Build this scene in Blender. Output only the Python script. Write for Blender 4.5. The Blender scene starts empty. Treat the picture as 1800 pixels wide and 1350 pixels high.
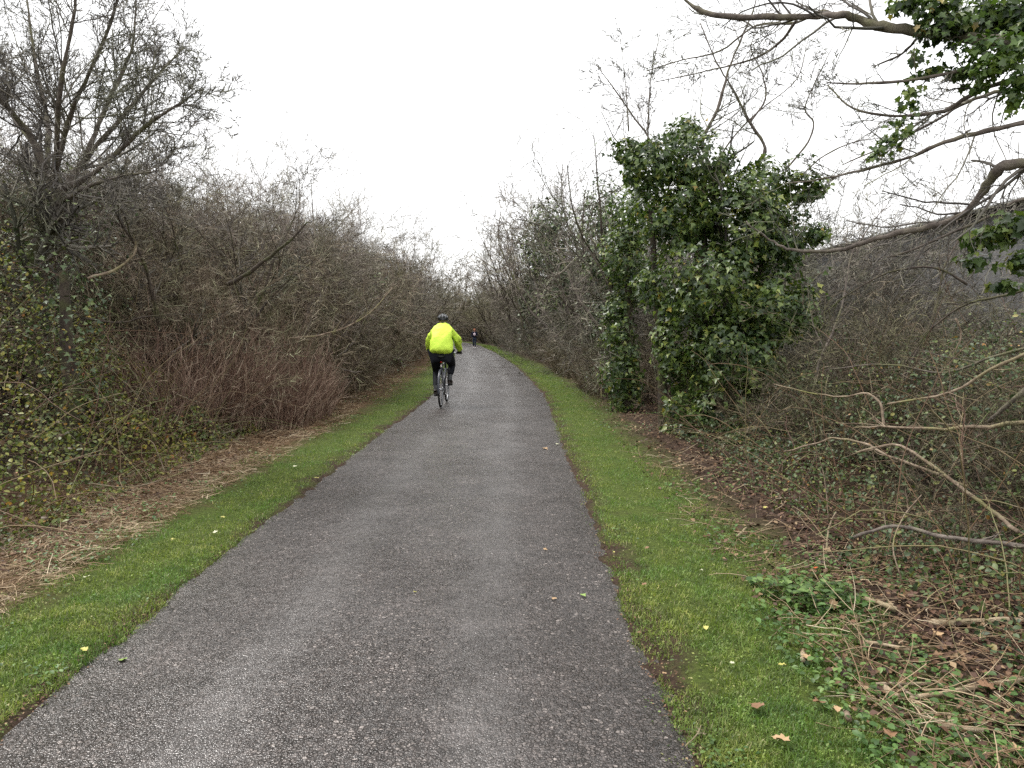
import bpy, math, random
import numpy as np
from mathutils import Vector, Matrix

# ------------------------------------------------------------------ camera, sky, sun, exposure
scene = bpy.context.scene
COL = scene.collection
CAM_H, FPX, HOR = 1.55, 1250.0, 577.0
TH = math.atan((675 - HOR) / FPX)
cam = bpy.data.cameras.new('camera')
cam.sensor_width = 36; cam.lens = 36 * FPX / 1800.0
cam.clip_start = 0.05; cam.clip_end = 3000
camo = bpy.data.objects.new('camera', cam); COL.objects.link(camo)
camo.location = (0, 0, CAM_H); camo.rotation_euler = (math.radians(90) - TH, 0, 0)
scene.camera = camo

SUN_EL, SUN_AZ = math.radians(58), math.radians(-60)    # azimuth from +Y towards +X
world = bpy.data.worlds.new('World'); scene.world = world; world.use_nodes = True
wn, wl = world.node_tree.nodes, world.node_tree.links
wn.clear()
sky = wn.new('ShaderNodeTexSky'); sky.sky_type = 'NISHITA'; sky.sun_disc = False
sky.sun_elevation = SUN_EL; sky.sun_rotation = SUN_AZ; sky.dust_density = 3.0
b1 = wn.new('ShaderNodeBackground'); b1.inputs['Strength'].default_value = 0.10
b2 = wn.new('ShaderNodeBackground'); b2.inputs['Strength'].default_value = 0.82
b2.inputs['Color'].default_value = (1.0, 0.995, 0.985, 1)          # closed cloud deck
mx = wn.new('ShaderNodeMixShader'); mx.inputs[0].default_value = 0.90
wo = wn.new('ShaderNodeOutputWorld')
wl.new(sky.outputs[0], b1.inputs['Color'])
wl.new(b1.outputs[0], mx.inputs[1]); wl.new(b2.outputs[0], mx.inputs[2]); wl.new(mx.outputs[0], wo.inputs[0])

sl = bpy.data.lights.new('sun', 'SUN'); sl.energy = 1.5; sl.angle = math.radians(18); sl.color = (1.0, 0.97, 0.92)
so = bpy.data.objects.new('sun', sl); COL.objects.link(so)
sd = Vector((math.sin(SUN_AZ) * math.cos(SUN_EL), math.cos(SUN_AZ) * math.cos(SUN_EL), math.sin(SUN_EL)))
so.rotation_euler = sd.to_track_quat('Z', 'Y').to_euler(); so.location = (0, 0, 30)

scene.view_settings.view_transform = 'Standard'; scene.view_settings.look = 'None'
scene.view_settings.exposure = 1.12; scene.view_settings.gamma = 1.0
scene.view_settings.use_curve_mapping = False
try:
    c = scene.cycles
    c.max_bounces = 6; c.diffuse_bounces = 4; c.sample_clamp_indirect = 4.0; c.glossy_bounces = 2; c.transmission_bounces = 3; c.transparent_max_bounces = 8
    c.use_denoising = False; c.denoiser = 'OPENIMAGEDENOISE'; c.denoising_input_passes = 'RGB_ALBEDO_NORMAL'
    c.denoising_prefilter = 'ACCURATE'
    c.caustics_reflective = False; c.caustics_refractive = False
except Exception:
    pass

rng = np.random.default_rng(11)
random.seed(11)
PI = math.pi

# ------------------------------------------------------------------ pixel (1800x1350) -> world
def ray(x, y):
    u, v = x - 900.0, 675.0 - y
    return np.array([u, FPX * math.cos(TH) + v * math.sin(TH), -FPX * math.sin(TH) + v * math.cos(TH)])
def at(x, y, depth):
    d = ray(x, y); return d * (depth / d[1]) + np.array([0, 0, CAM_H])
def gnd(x, y, z=0.0):
    d = ray(x, y); return d * ((CAM_H - z) / -d[2]) + np.array([0, 0, CAM_H])

# ------------------------------------------------------------------ the line of the path
CY = np.array([-60, 0, 2.5, 5, 8, 12, 16, 21, 31, 48, 62, 75, 90, 120, 400], float)
CX = np.array([-.66, -.66, -.655, -.66, -.64, -.60, -.50, -.72, -1.22, -2.6, -4.0, -6.0, -9.5, -18, -110], float)
_ty = np.linspace(-60, 400, 1841)
_tx = np.interp(_ty, CY, CX)
_k = np.hanning(17); _k /= _k.sum()
_tx = np.convolve(np.pad(_tx, 8, mode='edge'), _k, mode='valid')
def cen(y): return np.interp(y, _ty, _tx)

_fr = np.random.default_rng(5)
_fd = _fr.normal(size=(24, 3)); _fd /= np.linalg.norm(_fd, axis=1)[:, None]; _fp = _fr.uniform(0, 6.28, 24)
def fn(x, y, z=0.0, f=1.0, o=0, n=5):
    r = 0
    for i in range(n):
        j = (i + o) % 24
        q = f * (1 + .55 * i) * (_fd[j, 0] * x + _fd[j, 1] * y + _fd[j, 2] * z)
        r = r + np.sin(q + _fp[j] + 1.7 * np.sin(q * .37 + o)) / (1 + .4 * i)
    return r / 2.6
def sst(a, b, v):
    t = np.clip((v - a) / (b - a), 0, 1); return t * t * (3 - 2 * t)

def Hs(s, y):
    x = cen(y) + s
    a = np.abs(s)
    h = -.03 + .05 * sst(1.18, 1.36, a + .045 * fn(x, y, 0, 5, 2) + .04 * fn(x, y, 0, 17, 5) + .035 * fn(x, y, 0, 48, 7))
    h = h + sst(1.35, 1.8, a) * (.012 * fn(x, y, 0, 8, 4) + .02 * fn(x, y, 0, 2.2, 9))
    h = h + sst(2.2, 3.2, a) * .03 * fn(x, y, 0, 5, 1)
    h = h + sst(3.0, 9.0, -s) * 1.5 + sst(3.2, 8, s) * .25
    return h
def H(x, y): return Hs(x - cen(y), y)

# ------------------------------------------------------------------ mesh helpers
class MB:
    def __init__(s): s.v = []; s.f = {}; s.n = 0
    def add(s, V, F):
        V = np.asarray(V, float).reshape(-1, 3); F = np.asarray(F, np.int64)
        s.v.append(V); s.f.setdefault(F.shape[1], []).append(F + s.n); s.n += len(V); return s
    def mesh(s, name, mat, smooth=True):
        me = bpy.data.meshes.new(name)
        V = np.concatenate(s.v).astype(np.float32)
        me.vertices.add(len(V)); me.vertices.foreach_set('co', V.ravel())
        L, T = [], []
        for k, fs in s.f.items():
            f = np.concatenate(fs); L.append(f.ravel()); T.append(np.full(len(f), k, np.int32))
        L = np.concatenate(L).astype(np.int32); T = np.concatenate(T)
        me.loops.add(len(L)); me.loops.foreach_set('vertex_index', L)
        me.polygons.add(len(T))
        st = np.zeros(len(T), np.int32); st[1:] = np.cumsum(T)[:-1]
        me.polygons.foreach_set('loop_start', st); me.polygons.foreach_set('loop_total', T)
        if smooth: me.polygons.foreach_set('use_smooth', np.ones(len(T), bool))
        me.update(calc_edges=True)
        if mat: me.materials.append(mat)
        return me

def link(name, me, parent=None, loc=None):
    o = bpy.data.objects.new(name, me); COL.objects.link(o)
    if parent: o.parent = parent
    if loc is not None: o.location = loc
    return o
def tag(o, label=None, cat=None, group=None, kind=None):
    if label: o['label'] = label
    if cat: o['category'] = cat
    if group: o['group'] = group
    if kind: o['kind'] = kind
    return o
def thing(name, label, cat, loc=(0, 0, 0), rz=0, group=None):
    o = link(name, None, None, loc); o.rotation_euler = (0, 0, rz)
    return tag(o, label, cat, group)

def tubes(mb, P, R, sides=4, cap=False):
    P = np.asarray(P, float); R = np.asarray(R, float)
    if P.ndim == 2: P = P[None]; R = R[None]
    B, n, _ = P.shape
    if B == 0: return
    T = np.gradient(P, axis=1); T /= np.linalg.norm(T, axis=2, keepdims=True) + 1e-9
    m = T.mean(axis=1); ref = np.zeros((B, 3)); ref[np.arange(B), np.argmin(np.abs(m), axis=1)] = 1
    N1 = np.cross(T, ref[:, None, :]); N1 /= np.linalg.norm(N1, axis=2, keepdims=True) + 1e-9
    N2 = np.cross(T, N1)
    a = np.arange(sides) * 2 * PI / sides
    V = P[:, :, None, :] + R[:, :, None, None] * (N1[:, :, None, :] * np.cos(a)[:, None] + N2[:, :, None, :] * np.sin(a)[:, None])
    idx = np.arange(B * n * sides).reshape(B, n, sides)
    i0 = idx[:, :-1, :]; i1 = idx[:, 1:, :]
    F = np.stack([i0, np.roll(i0, -1, axis=2), np.roll(i1, -1, axis=2), i1], axis=-1).reshape(-1, 4)
    mb.add(V, F)
    if cap:
        for e in (idx[:, 0, ::-1], idx[:, -1, :]):
            mb.f.setdefault(sides, []).append(e.reshape(-1, sides) + mb.n - B * n * sides)

def ribbons(mb, P, R, wide=1.25, rg=None):
    P = np.asarray(P, float); B, n, _ = P.shape
    if B == 0: return
    T = np.gradient(P, axis=1); q = (rg or rng).normal(size=(B, 1, 3)); S = np.cross(T, q); S /= np.linalg.norm(S, axis=2, keepdims=True) + 1e-9
    S = S * (np.asarray(R) * wide)[:, :, None]
    V = np.stack([P - S, P + S], 2); i = np.arange(B * n * 2).reshape(B, n, 2)
    mb.add(V, np.stack([i[:, :-1, 0], i[:, :-1, 1], i[:, 1:, 1], i[:, 1:, 0]], -1).reshape(-1, 4))
def off_path(P, zmin=2.3, w=1.75):
    """which branches stay clear of the way itself"""
    s_ = np.abs(P[:, :, 0] - cen(P[:, :, 1])); return ~((s_ < w) & (P[:, :, 2] < zmin)).any(1)

def grow(S, D, L, R, n, wander=.15, up=.0, tip=.35, rg=rng, side=None):
    B = len(S); P = np.zeros((B, n + 1, 3)); P[:, 0] = S
    d = D / (np.linalg.norm(D, axis=1, keepdims=True) + 1e-9)
    st = (L / n)[:, None]
    for i in range(n):
        d = d + rg.normal(0, wander, (B, 3)); d[:, 2] += up
        if side is not None: d = d + side
        d /= np.linalg.norm(d, axis=1, keepdims=True) + 1e-9
        P[:, i + 1] = P[:, i] + d * st
    t = np.linspace(0, 1, n + 1)
    return P, R[:, None] * (1 - (1 - tip) * t[None, :])
def spawn(P, R, L, k, t0=.25, t1=1.0, ang=(35, 65), lr=(.4, .65), rr=.55, rg=rng, taper=.4):
    B, n, _ = P.shape; n -= 1
    b = np.repeat(np.arange(B), k); t = rg.uniform(t0, t1, B * k)
    f = t * n; i = np.minimum(f.astype(int), n - 1); w = (f - i)[:, None]
    S = P[b, i] * (1 - w) + P[b, i + 1] * w
    T = P[b, i + 1] - P[b, i]; T /= np.linalg.norm(T, axis=1, keepdims=True) + 1e-9
    q = np.cross(T, rg.normal(size=T.shape)); q /= np.linalg.norm(q, axis=1, keepdims=True) + 1e-9
    a = np.radians(rg.uniform(ang[0], ang[1], B * k))[:, None]
    D = T * np.cos(a) + q * np.sin(a)
    nl = L[b] * rg.uniform(lr[0], lr[1], B * k) * (1 - taper * t)
    nr = (R[b, i] * (1 - w[:, 0]) + R[b, i + 1] * w[:, 0]) * rr
    return S, D, nl, nr

def bushes(rg, stems, h, spread, levels, wander=.16, up=.03, r0=.02, rmin=.0028, lean=(0, 0), ang=(25, 60), org=None):
    """levels: list of (k, n, len ratio lo, hi). Returns main, twig builders."""
    main, tw = MB(), MB()
    az = rg.uniform(0, 2 * PI, stems)
    el = np.radians(rg.uniform(8, spread, stems))
    D = np.stack([np.sin(el) * np.cos(az) + lean[0], np.sin(el) * np.sin(az) + lean[1], np.cos(el)], 1)
    S = np.stack([.18 * h * .3 * np.cos(az), .18 * h * .3 * np.sin(az), np.zeros(stems) - .05], 1)
    L = h * rg.uniform(.65, 1.05, stems)
    P, R = grow(S, D, L, r0 * rg.uniform(.7, 1.2, stems), 12, wander, up, .12, rg)
    tubes(main, P, R, 5)
    for li, (k, n, lo, hi) in enumerate(levels):
        S, D, L, r = spawn(P, R, L, k, .18 if li == 0 else .1, 1, ang, (lo, hi), .55, rg)
        r = np.maximum(r, rmin)
        P, R = grow(S, D, L, r, n, wander * 1.25, up * (1 if li < 2 else .3), .5, rg)
        if org is not None:
            k_ = off_path(P + np.array(org)); P, R, L = P[k_], R[k_], L[k_]
        if li == 0: tubes(main, P, R, 4)
        elif li == len(levels) - 1: ribbons(tw, P, R, 1.25, rg)
        else: tubes(tw, P, R, 3)
    return main, tw, P

# leaves ----------------------------------------------------------
def leaf_tpl(kind):
    if kind == 'ivy':      # five pointed lobes, folded on the midrib
        o = [(0, 0), (.42, -.06), (.36, .24), (.58, .46), (.26, .54), (0, 1.0)]
        V = [(0, .32, 0)] + [(x, y, .18 * x) for x, y in o] + [(-x, y, .18 * x) for x, y in o[1:-1]]
        V = np.array(V, float); V[:, 2] -= .15 * V[:, 1] ** 2
        ring = [1, 2, 3, 4, 5, 6, 10, 9, 8, 7]
        F = [(0, ring[i], ring[(i + 1) % 10]) for i in range(10)]
    elif kind == 'ivy_s':  # lower count
        V = np.array([(0, 0, 0), (.5, .22, .08), (.2, .5, .03), (0, 1, -.12), (-.2, .5, .03), (-.5, .22, .08)], float)
        F = [(0, 1, 2), (0, 2, 3), (0, 3, 4), (0, 4, 5)]
    elif kind == 'oval':
        V = np.array([(0, 0, 0), (.3, .3, .07), (.28, .65, .06), (0, 1, -.1), (-.28, .65, .06), (-.3, .3, .07), (0, .5, 0)], float)
        F = [(6, 0, 1), (6, 1, 2), (6, 2, 3), (6, 3, 4), (6, 4, 5), (6, 5, 0)]
    elif kind == 'rhomb':
        V = np.array([(0, 0, 0), (.33, .45, .08), (0, 1, -.08), (-.33, .45, .08)], float)
        F = [(0, 1, 2), (0, 2, 3)]
    elif kind == 'curl':   # a dry lobed leaf on the ground
        o = [(0, -.12), (.10, .02), (.30, .05), (.33, .18), (.26, .27), (.44, .42), (.40, .56), (.26, .58), (.22, .80), (.10, .84), (0, 1.0), (-.12, .82), (-.25, .76), (-.27, .58), (-.43, .50), (-.40, .34), (-.24, .28), (-.30, .12), (-.12, .03)]
        V = np.array([(0, .45, 0)] + [(x, y - .0, .30 * abs(x) + .12 * math.sin(9 * y + 5 * x) * abs(x) * 2 + .10 * (y - .5) ** 2) for x, y in o])
        k = len(o); F = [(0, 1 + i, 1 + (i + 1) % k) for i in range(k)]
    return V, np.array(F)
def put(mb, kind, pos, nrm, tipd, size, rg=rng):
    V, F = leaf_tpl(kind); N = len(pos)
    if N == 0: return
    z = nrm / (np.linalg.norm(nrm, axis=1, keepdims=True) + 1e-9)
    x = np.cross(tipd, z); x /= np.linalg.norm(x, axis=1, keepdims=True) + 1e-9
    y = np.cross(z, x)
    sz = np.asarray(size).reshape(-1, 1, 1) * np.ones((N, 1, 1))
    W = (V[None, :, 0:1] * x[:, None] + V[None, :, 1:2] * y[:, None] + V[None, :, 2:3] * z[:, None]) * sz + pos[:, None]
    mb.add(W, (F[None] + (np.arange(N) * len(V))[:, None, None]).reshape(-1, 3))
def rv(n, rg=rng):
    v = rg.normal(size=(n, 3)); return v / np.linalg.norm(v, axis=1, keepdims=True)

# ------------------------------------------------------------------ materials
def mat(name, build):
    m = bpy.data.materials.new(name); m.use_nodes = True
    nt = m.node_tree; nt.nodes.clear()
    out = nt.nodes.new('ShaderNodeOutputMaterial'); p = nt.nodes.new('ShaderNodeBsdfPrincipled')
    nt.links.new(p.outputs[0], out.inputs[0])
    build(nt, p); return m
def N(nt, t, **k):
    n = nt.nodes.new(t)
    for a, b in k.items(): setattr(n, a, b)
    return n
def ramp(nt, src, stops, interp='LINEAR'):
    r = nt.nodes.new('ShaderNodeValToRGB'); r.color_ramp.interpolation = interp
    e = r.color_ramp.elements
    while len(e) < len(stops): e.new(.5)
    for i, (p, c) in enumerate(stops):
        e[i].position = p; e[i].color = (c[0], c[1], c[2], 1) if not isinstance(c, (int, float)) else (c, c, c, 1)
    nt.links.new(src, r.inputs[0]); return r.outputs[0]
def noi(nt, scale, detail=3, vec=None, rough=.55):
    n = nt.nodes.new('ShaderNodeTexNoise'); n.inputs['Scale'].default_value = scale; n.inputs['Detail'].default_value = detail
    n.inputs['Roughness'].default_value = rough
    if vec is None:
        g = nt.nodes.new('ShaderNodeNewGeometry'); vec = g.outputs['Position']
    nt.links.new(vec, n.inputs['Vector']); return n.outputs['Fac']
def mixc(nt, f, a, b, mode='MIX'):
    n = nt.nodes.new('ShaderNodeMix'); n.data_type = 'RGBA'; n.blend_type = mode
    for s, v in ((n.inputs[0], f), (n.inputs[6], a), (n.inputs[7], b)):
        if hasattr(v, 'is_linked'): nt.links.new(v, s)
        elif isinstance(v, (int, float)): s.default_value = v
        else: s.default_value = (v[0], v[1], v[2], 1)
    return n.outputs[2]
def bump(nt, p, h, strength=.4, dist=.01):
    b = nt.nodes.new('ShaderNodeBump'); b.inputs['Strength'].default_value = strength; b.inputs['Distance'].default_value = dist
    nt.links.new(h, b.inputs['Height']); nt.links.new(b.outputs[0], p.inputs['Normal'])
def math_(nt, op, a, b=None):
    n = nt.nodes.new('ShaderNodeMath'); n.operation = op
    for i, v in enumerate((a, b)):
        if v is None: continue
        if isinstance(v, (int, float)): n.inputs[i].default_value = v
        else: nt.links.new(v, n.inputs[i])
    return n.outputs[0]
def M_var(name, stops, rough=.6, spec=.4, patch=None, patch_scale=1.5, trans=0, bmp=None):
    """colour picked per island (per leaf / per twig), with slow patches through the mass"""
    def b(nt, p):
        g = N(nt, 'ShaderNodeNewGeometry')
        c = ramp(nt, g.outputs['Random Per Island'], stops)
        if patch:
            f = ramp(nt, noi(nt, patch_scale, 2), [(.42, 0), (.62, 1)])
            c = mixc(nt, math_(nt, 'MULTIPLY', f, .8), c, mixc(nt, 1.0, c, patch, 'MULTIPLY'))
        nt.links.new(c, p.inputs['Base Color'])
        p.inputs['Roughness'].default_value = rough; p.inputs['Specular IOR Level'].default_value = spec
        if bmp: bump(nt, p, noi(nt, bmp, 3), .5, .006)
        if trans:
            t = N(nt, 'ShaderNodeBsdfTranslucent'); nt.links.new(mixc(nt, 1.0, c, (1.3, 1.5, .6), 'MULTIPLY'), t.inputs[0])
            ms = N(nt, 'ShaderNodeMixShader'); ms.inputs[0].default_value = trans
            out = [n for n in nt.nodes if n.type == 'OUTPUT_MATERIAL'][0]
            nt.links.new(p.outputs[0], ms.inputs[1]); nt.links.new(t.outputs[0], ms.inputs[2]); nt.links.new(ms.outputs[0], out.inputs[0])
    return mat(name, b)
def M_plain(name, col, rough=.5, metal=0, spec=.5, bs=None, bst=.3, bd=.004, var=None):
    def b(nt, p):
        if var:
            c = mixc(nt, ramp(nt, noi(nt, var[0], 4), [(.35, 0), (.65, 1)]), col, var[1])
            nt.links.new(c, p.inputs['Base Color'])
        else: p.inputs['Base Color'].default_value = (*col, 1)
        p.inputs['Roughness'].default_value = rough; p.inputs['Metallic'].default_value = metal
        p.inputs['Specular IOR Level'].default_value = spec
        if bs: bump(nt, p, noi(nt, bs, 3), bst, bd)
    return mat(name, b)

M = {}
M['twig_brown'] = M_var('twig_brown', [(0, (.06, .040, .030)), (.5, (.18, .13, .095)), (.85, (.31, .245, .175)), (1, (.50, .44, .33))], .7, .3, (.72, .92, .66))
M['twig_purple'] = M_var('twig_purple', [(0, (.07, .054, .048)), (.55, (.195, .158, .138)), (.87, (.32, .27, .225)), (1, (.50, .45, .37))], .7, .3, (.80, .95, .70))
M['twig_grey'] = M_var('twig_grey', [(0, (.06, .054, .05)), (.6, (.14, .125, .112)), (1, (.28, .255, .21))], .75, .3, (.85, .98, .72), 1.0)
M['twig_red'] = M_var('twig_red', [(0, (.09, .052, .040)), (.5, (.22, .135, .100)), (.8, (.32, .225, .17)), (1, (.50, .40, .30))], .7, .3)
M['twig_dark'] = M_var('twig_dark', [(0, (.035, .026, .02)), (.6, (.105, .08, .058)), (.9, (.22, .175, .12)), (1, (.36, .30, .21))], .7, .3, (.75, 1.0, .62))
M['far_twig'] = M_var('far_twig', [(0, (.10, .085, .065)), (.6, (.21, .18, .13)), (1, (.34, .29, .22))], .85, .15, (.85, .98, .75), .4)
def barkb(c1, c2, moss):
    def b(nt, p):
        c = mixc(nt, ramp(nt, noi(nt, 14, 5), [(.35, 0), (.65, 1)]), c1, c2)
        c = mixc(nt, ramp(nt, noi(nt, 3.5, 4), [(.48, 0), (.68, 1)]), c, moss)
        nt.links.new(c, p.inputs['Base Color']); p.inputs['Roughness'].default_value = .85
        p.inputs['Specular IOR Level'].default_value = .25
        bump(nt, p, noi(nt, 60, 4), .8, .01)
    return b
M['bark_dark'] = mat('bark_dark', barkb((.04, .03, .025), (.10, .08, .062), (.075, .085, .03)))
M['bark_grey'] = mat('bark_grey', barkb((.08, .065, .056), (.20, .17, .145), (.13, .13, .065)))
M['bark_pale'] = mat('bark_pale', barkb((.14, .10, .07), (.34, .27, .20), (.19, .19, .07)))
M['wood_cut'] = mat('wood_cut', barkb((.30, .22, .14), (.42, .34, .24), (.24, .20, .12)))
M['ivy'] = M_var('ivy', [(0, (.025, .048, .014)), (.4, (.072, .118, .032)), (.75, (.145, .205, .05)), (.93, (.24, .30, .075)), (.985, (.30, .31, .07)), (1, (.45, .30, .06))], .36, .5, (.55, .62, .8), 1.8, .2)
M['ivy_far'] = M_var('ivy_far', [(0, (.03, .05, .022)), (.6, (.075, .115, .045)), (1, (.15, .20, .07))], .42, .45, (1.5, 1.3, 1.0), .7)
M['ivy_light'] = M_var('ivy_light', [(0, (.04, .085, .02)), (.6, (.09, .15, .03)), (1, (.18, .25, .05))], .4, .45, None, 1, .25)
M['bramble'] = M_var('bramble', [(0, (.022, .04, .016)), (.5, (.05, .082, .032)), (.85, (.08, .115, .042)), (.97, (.15, .17, .05)), (1, (.28, .15, .06))], .5, .4, (1.7, 1.5, 1.1), 1.2, .1)
M['bramble_left'] = M_var('bramble_left', [(0, (.035, .035, .015)), (.12, (.10, .065, .035)), (.2, (.04, .06, .018)), (.5, (.085, .12, .03)), (.8, (.16, .19, .05)), (.95, (.24, .25, .07)), (.985, (.34, .25, .05)), (1, (.32, .13, .06))], .45, .4, (1.6, 1.3, .8), 1.1, .15)
M['cane'] = M_var('cane', [(0, (.07, .03, .022)), (.5, (.15, .09, .05)), (.8, (.22, .17, .09)), (1, (.12, .15, .05))], .6, .35)
M['grass'] = M_var('grass', [(0, (.075, .11, .022)), (.45, (.165, .22, .046)), (.85, (.26, .32, .08)), (.94, (.31, .31, .11)), (1, (.46, .39, .22))], .5, .35, (.55, .86, .75), 2.0, .3)
def g_fix(m):
    nt = m.node_tree; p = [n for n in nt.nodes if n.type == 'BSDF_PRINCIPLED'][0]; src = p.inputs['Base Color'].links[0].from_socket
    f = ramp(nt, noi(nt, 9, 4, rough=.65), [(.36, (.50, .52, .55)), (.5, (1, 1, 1)), (.66, (1.5, 1.35, 1.3))])
    nt.links.new(mixc(nt, 1.0, src, f, 'MULTIPLY'), p.inputs['Base Color'])
g_fix(M['grass'])
M['straw'] = M_var('straw', [(0, (.17, .12, .08)), (.45, (.32, .23, .14)), (.85, (.48, .38, .25)), (1, (.58, .50, .36))], .7, .3, (.6, .5, .42), 2.5)
M['litter'] = M_var('litter', [(0, (.035, .018, .012)), (.5, (.10, .05, .03)), (.85, (.20, .115, .06)), (1, (.36, .26, .15))], .65, .35, (.7, .65, .6), 2)
M['ground_leaf'] = M_var('ground_leaf', [(0, (.04, .075, .018)), (.6, (.09, .16, .035)), (1, (.17, .26, .07))], .45, .4, (.6, .8, .7), 3, .2)

# ground: zones follow the stored sideways distance from the middle of the path
def g_ground(nt, p):
    a = N(nt, 'ShaderNodeAttribute', attribute_name='lateral'); s = a.outputs['Fac']
    s = math_(nt, 'ADD', s, math_(nt, 'MULTIPLY', math_(nt, 'SUBTRACT', noi(nt, 2.2, 4), .5), .9))
    soil = ramp(nt, noi(nt, 22, 6, rough=.7), [(.3, (.022, .014, .010)), (.6, (.065, .040, .026)), (.8, (.12, .075, .045))])
    grass = ramp(nt, noi(nt, 35, 5, rough=.7), [(.3, (.035, .045, .010)), (.55, (.075, .105, .018)), (.8, (.12, .15, .03))])
    straw = ramp(nt, noi(nt, 30, 6, rough=.75), [(.3, (.05, .028, .015)), (.6, (.17, .105, .055)), (.85, (.30, .21, .11))])
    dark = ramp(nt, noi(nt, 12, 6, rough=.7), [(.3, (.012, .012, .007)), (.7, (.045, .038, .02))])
    zr = ramp(nt, math_(nt, 'DIVIDE', s, 10), [(.13, 0), (.152, 1), (.20, 1), (.27, 0)])
    sl_ = math_(nt, 'MULTIPLY', s, -1)
    zl = ramp(nt, math_(nt, 'DIVIDE', sl_, 10), [(.13, 0), (.152, 1), (.19, 1), (.24, 0)])
    zs = ramp(nt, math_(nt, 'DIVIDE', sl_, 10), [(.19, 0), (.24, 1), (.32, 1), (.42, 0)])
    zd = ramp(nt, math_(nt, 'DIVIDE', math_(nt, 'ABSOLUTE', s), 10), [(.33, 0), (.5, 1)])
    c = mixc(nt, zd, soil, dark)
    c = mixc(nt, zs, c, straw)
    c = mixc(nt, math_(nt, 'MAXIMUM', zl, zr), c, grass)
    nt.links.new(c, p.inputs['Base Color']); p.inputs['Roughness'].default_value = .9
    p.inputs['Specular IOR Level'].default_value = .2
    bump(nt, p, noi(nt, 45, 6, rough=.75), 1.0, .02)
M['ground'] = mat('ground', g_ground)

def g_asphalt(nt, p):
    g = N(nt, 'ShaderNodeNewGeometry'); pos = g.outputs['Position']
    w = N(nt, 'ShaderNodeTexNoise'); w.inputs['Scale'].default_value = 60; nt.links.new(pos, w.inputs['Vector'])
    vm = N(nt, 'ShaderNodeVectorMath', operation='SCALE'); vm.inputs['Scale'].default_value = .007; nt.links.new(w.outputs['Color'], vm.inputs[0])
    va = N(nt, 'ShaderNodeVectorMath', operation='ADD'); nt.links.new(pos, va.inputs[0]); nt.links.new(vm.outputs[0], va.inputs[1])
    v1 = N(nt, 'ShaderNodeTexVoronoi', voronoi_dimensions='2D'); v1.inputs['Scale'].default_value = 56; nt.links.new(va.outputs[0], v1.inputs['Vector'])
    v2 = N(nt, 'ShaderNodeTexVoronoi', voronoi_dimensions='2D'); v2.inputs['Scale'].default_value = 130; nt.links.new(va.outputs[0], v2.inputs['Vector'])
    sx = N(nt, 'ShaderNodeSeparateColor'); nt.links.new(v1.outputs['Color'], sx.inputs[0])
    ve = N(nt, 'ShaderNodeTexVoronoi', voronoi_dimensions='2D', feature='DISTANCE_TO_EDGE'); ve.inputs['Scale'].default_value = 56; nt.links.new(va.outputs[0], ve.inputs['Vector'])
    stone = ramp(nt, sx.outputs[0], [(0, (.021, .0165, .015)), (.45, (.052, .043, .039)), (.85, (.108, .091, .083)), (1, (.28, .245, .225))])
    top = ramp(nt, ve.outputs['Distance'], [(.04, 0), (.17, 1)])
    show = ramp(nt, sx.outputs[2], [(.30, 0), (.55, 1)])           # some chips are sunk in the binder
    la = N(nt, 'ShaderNodeAttribute', attribute_name='lateral').outputs['Fac']
    wob = math_(nt, 'MULTIPLY', math_(nt, 'SUBTRACT', noi(nt, .45, 3, pos), .5), .6)
    tr = math_(nt, 'ABSOLUTE', math_(nt, 'SUBTRACT', math_(nt, 'ABSOLUTE', math_(nt, 'ADD', la, wob)), .52))
    track = ramp(nt, math_(nt, 'ADD', tr, math_(nt, 'MULTIPLY', math_(nt, 'SUBTRACT', noi(nt, 4, 5, pos), .5), .3)), [(.06, 1), (.26, 0)])
    worn = math_(nt, 'MAXIMUM', ramp(nt, noi(nt, .9, 5, pos, .6), [(.44, 0), (.66, .9)]), math_(nt, 'MULTIPLY', track, .85))
    lift = math_(nt, 'MULTIPLY', math_(nt, 'MULTIPLY', top, show), math_(nt, 'SUBTRACT', 1.0, math_(nt, 'MULTIPLY', worn, .7)))
    sy = N(nt, 'ShaderNodeSeparateColor'); nt.links.new(v2.outputs['Color'], sy.inputs[0])
    fine = ramp(nt, sy.outputs[1], [(0, (.017, .0135, .012)), (.7, (.044, .036, .033)), (1, (.118, .10, .092))])
    c = mixc(nt, lift, fine, stone)
    a = N(nt, 'ShaderNodeAttribute', attribute_name='lateral')
    ed = math_(nt, 'ADD', math_(nt, 'ABSOLUTE', a.outputs['Fac']), math_(nt, 'MULTIPLY', math_(nt, 'SUBTRACT', noi(nt, 5, 6, None, .65), .5), .5))
    c = mixc(nt, ramp(nt, ed, [(1.0, 0), (1.12, .45), (1.24, .95)]), c, soilc(nt))
    c = mixc(nt, math_(nt, 'MULTIPLY', track, .55), c, mixc(nt, .6, c, (.135, .128, .125)))
    c = mixc(nt, 1.0, c, ramp(nt, noi(nt, 2.6, 6, pos, .65), [(.33, (.68, .66, .65)), (.5, (1, 1, 1)), (.68, (1.35, 1.34, 1.35))]), 'MULTIPLY')
    nt.links.new(c, p.inputs['Base Color'])
    r = math_(nt, 'SUBTRACT', ramp(nt, noi(nt, .7, 5, pos), [(.35, .27), (.65, .43)]), math_(nt, 'MULTIPLY', worn, .10))
    nt.links.new(r, p.inputs['Roughness']); p.inputs['Specular IOR Level'].default_value = .65
    h = math_(nt, 'ADD', math_(nt, 'MULTIPLY', lift, math_(nt, 'ADD', .6, sx.outputs[1])), math_(nt, 'MULTIPLY', v2.outputs['Distance'], -.35))
    bump(nt, p, h, 1.0, .009)
def soilc(nt): return ramp(nt, noi(nt, 50, 5, rough=.7), [(.35, (.022, .014, .012)), (.65, (.075, .045, .035))])
M['asphalt'] = mat('asphalt', g_asphalt)

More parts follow.
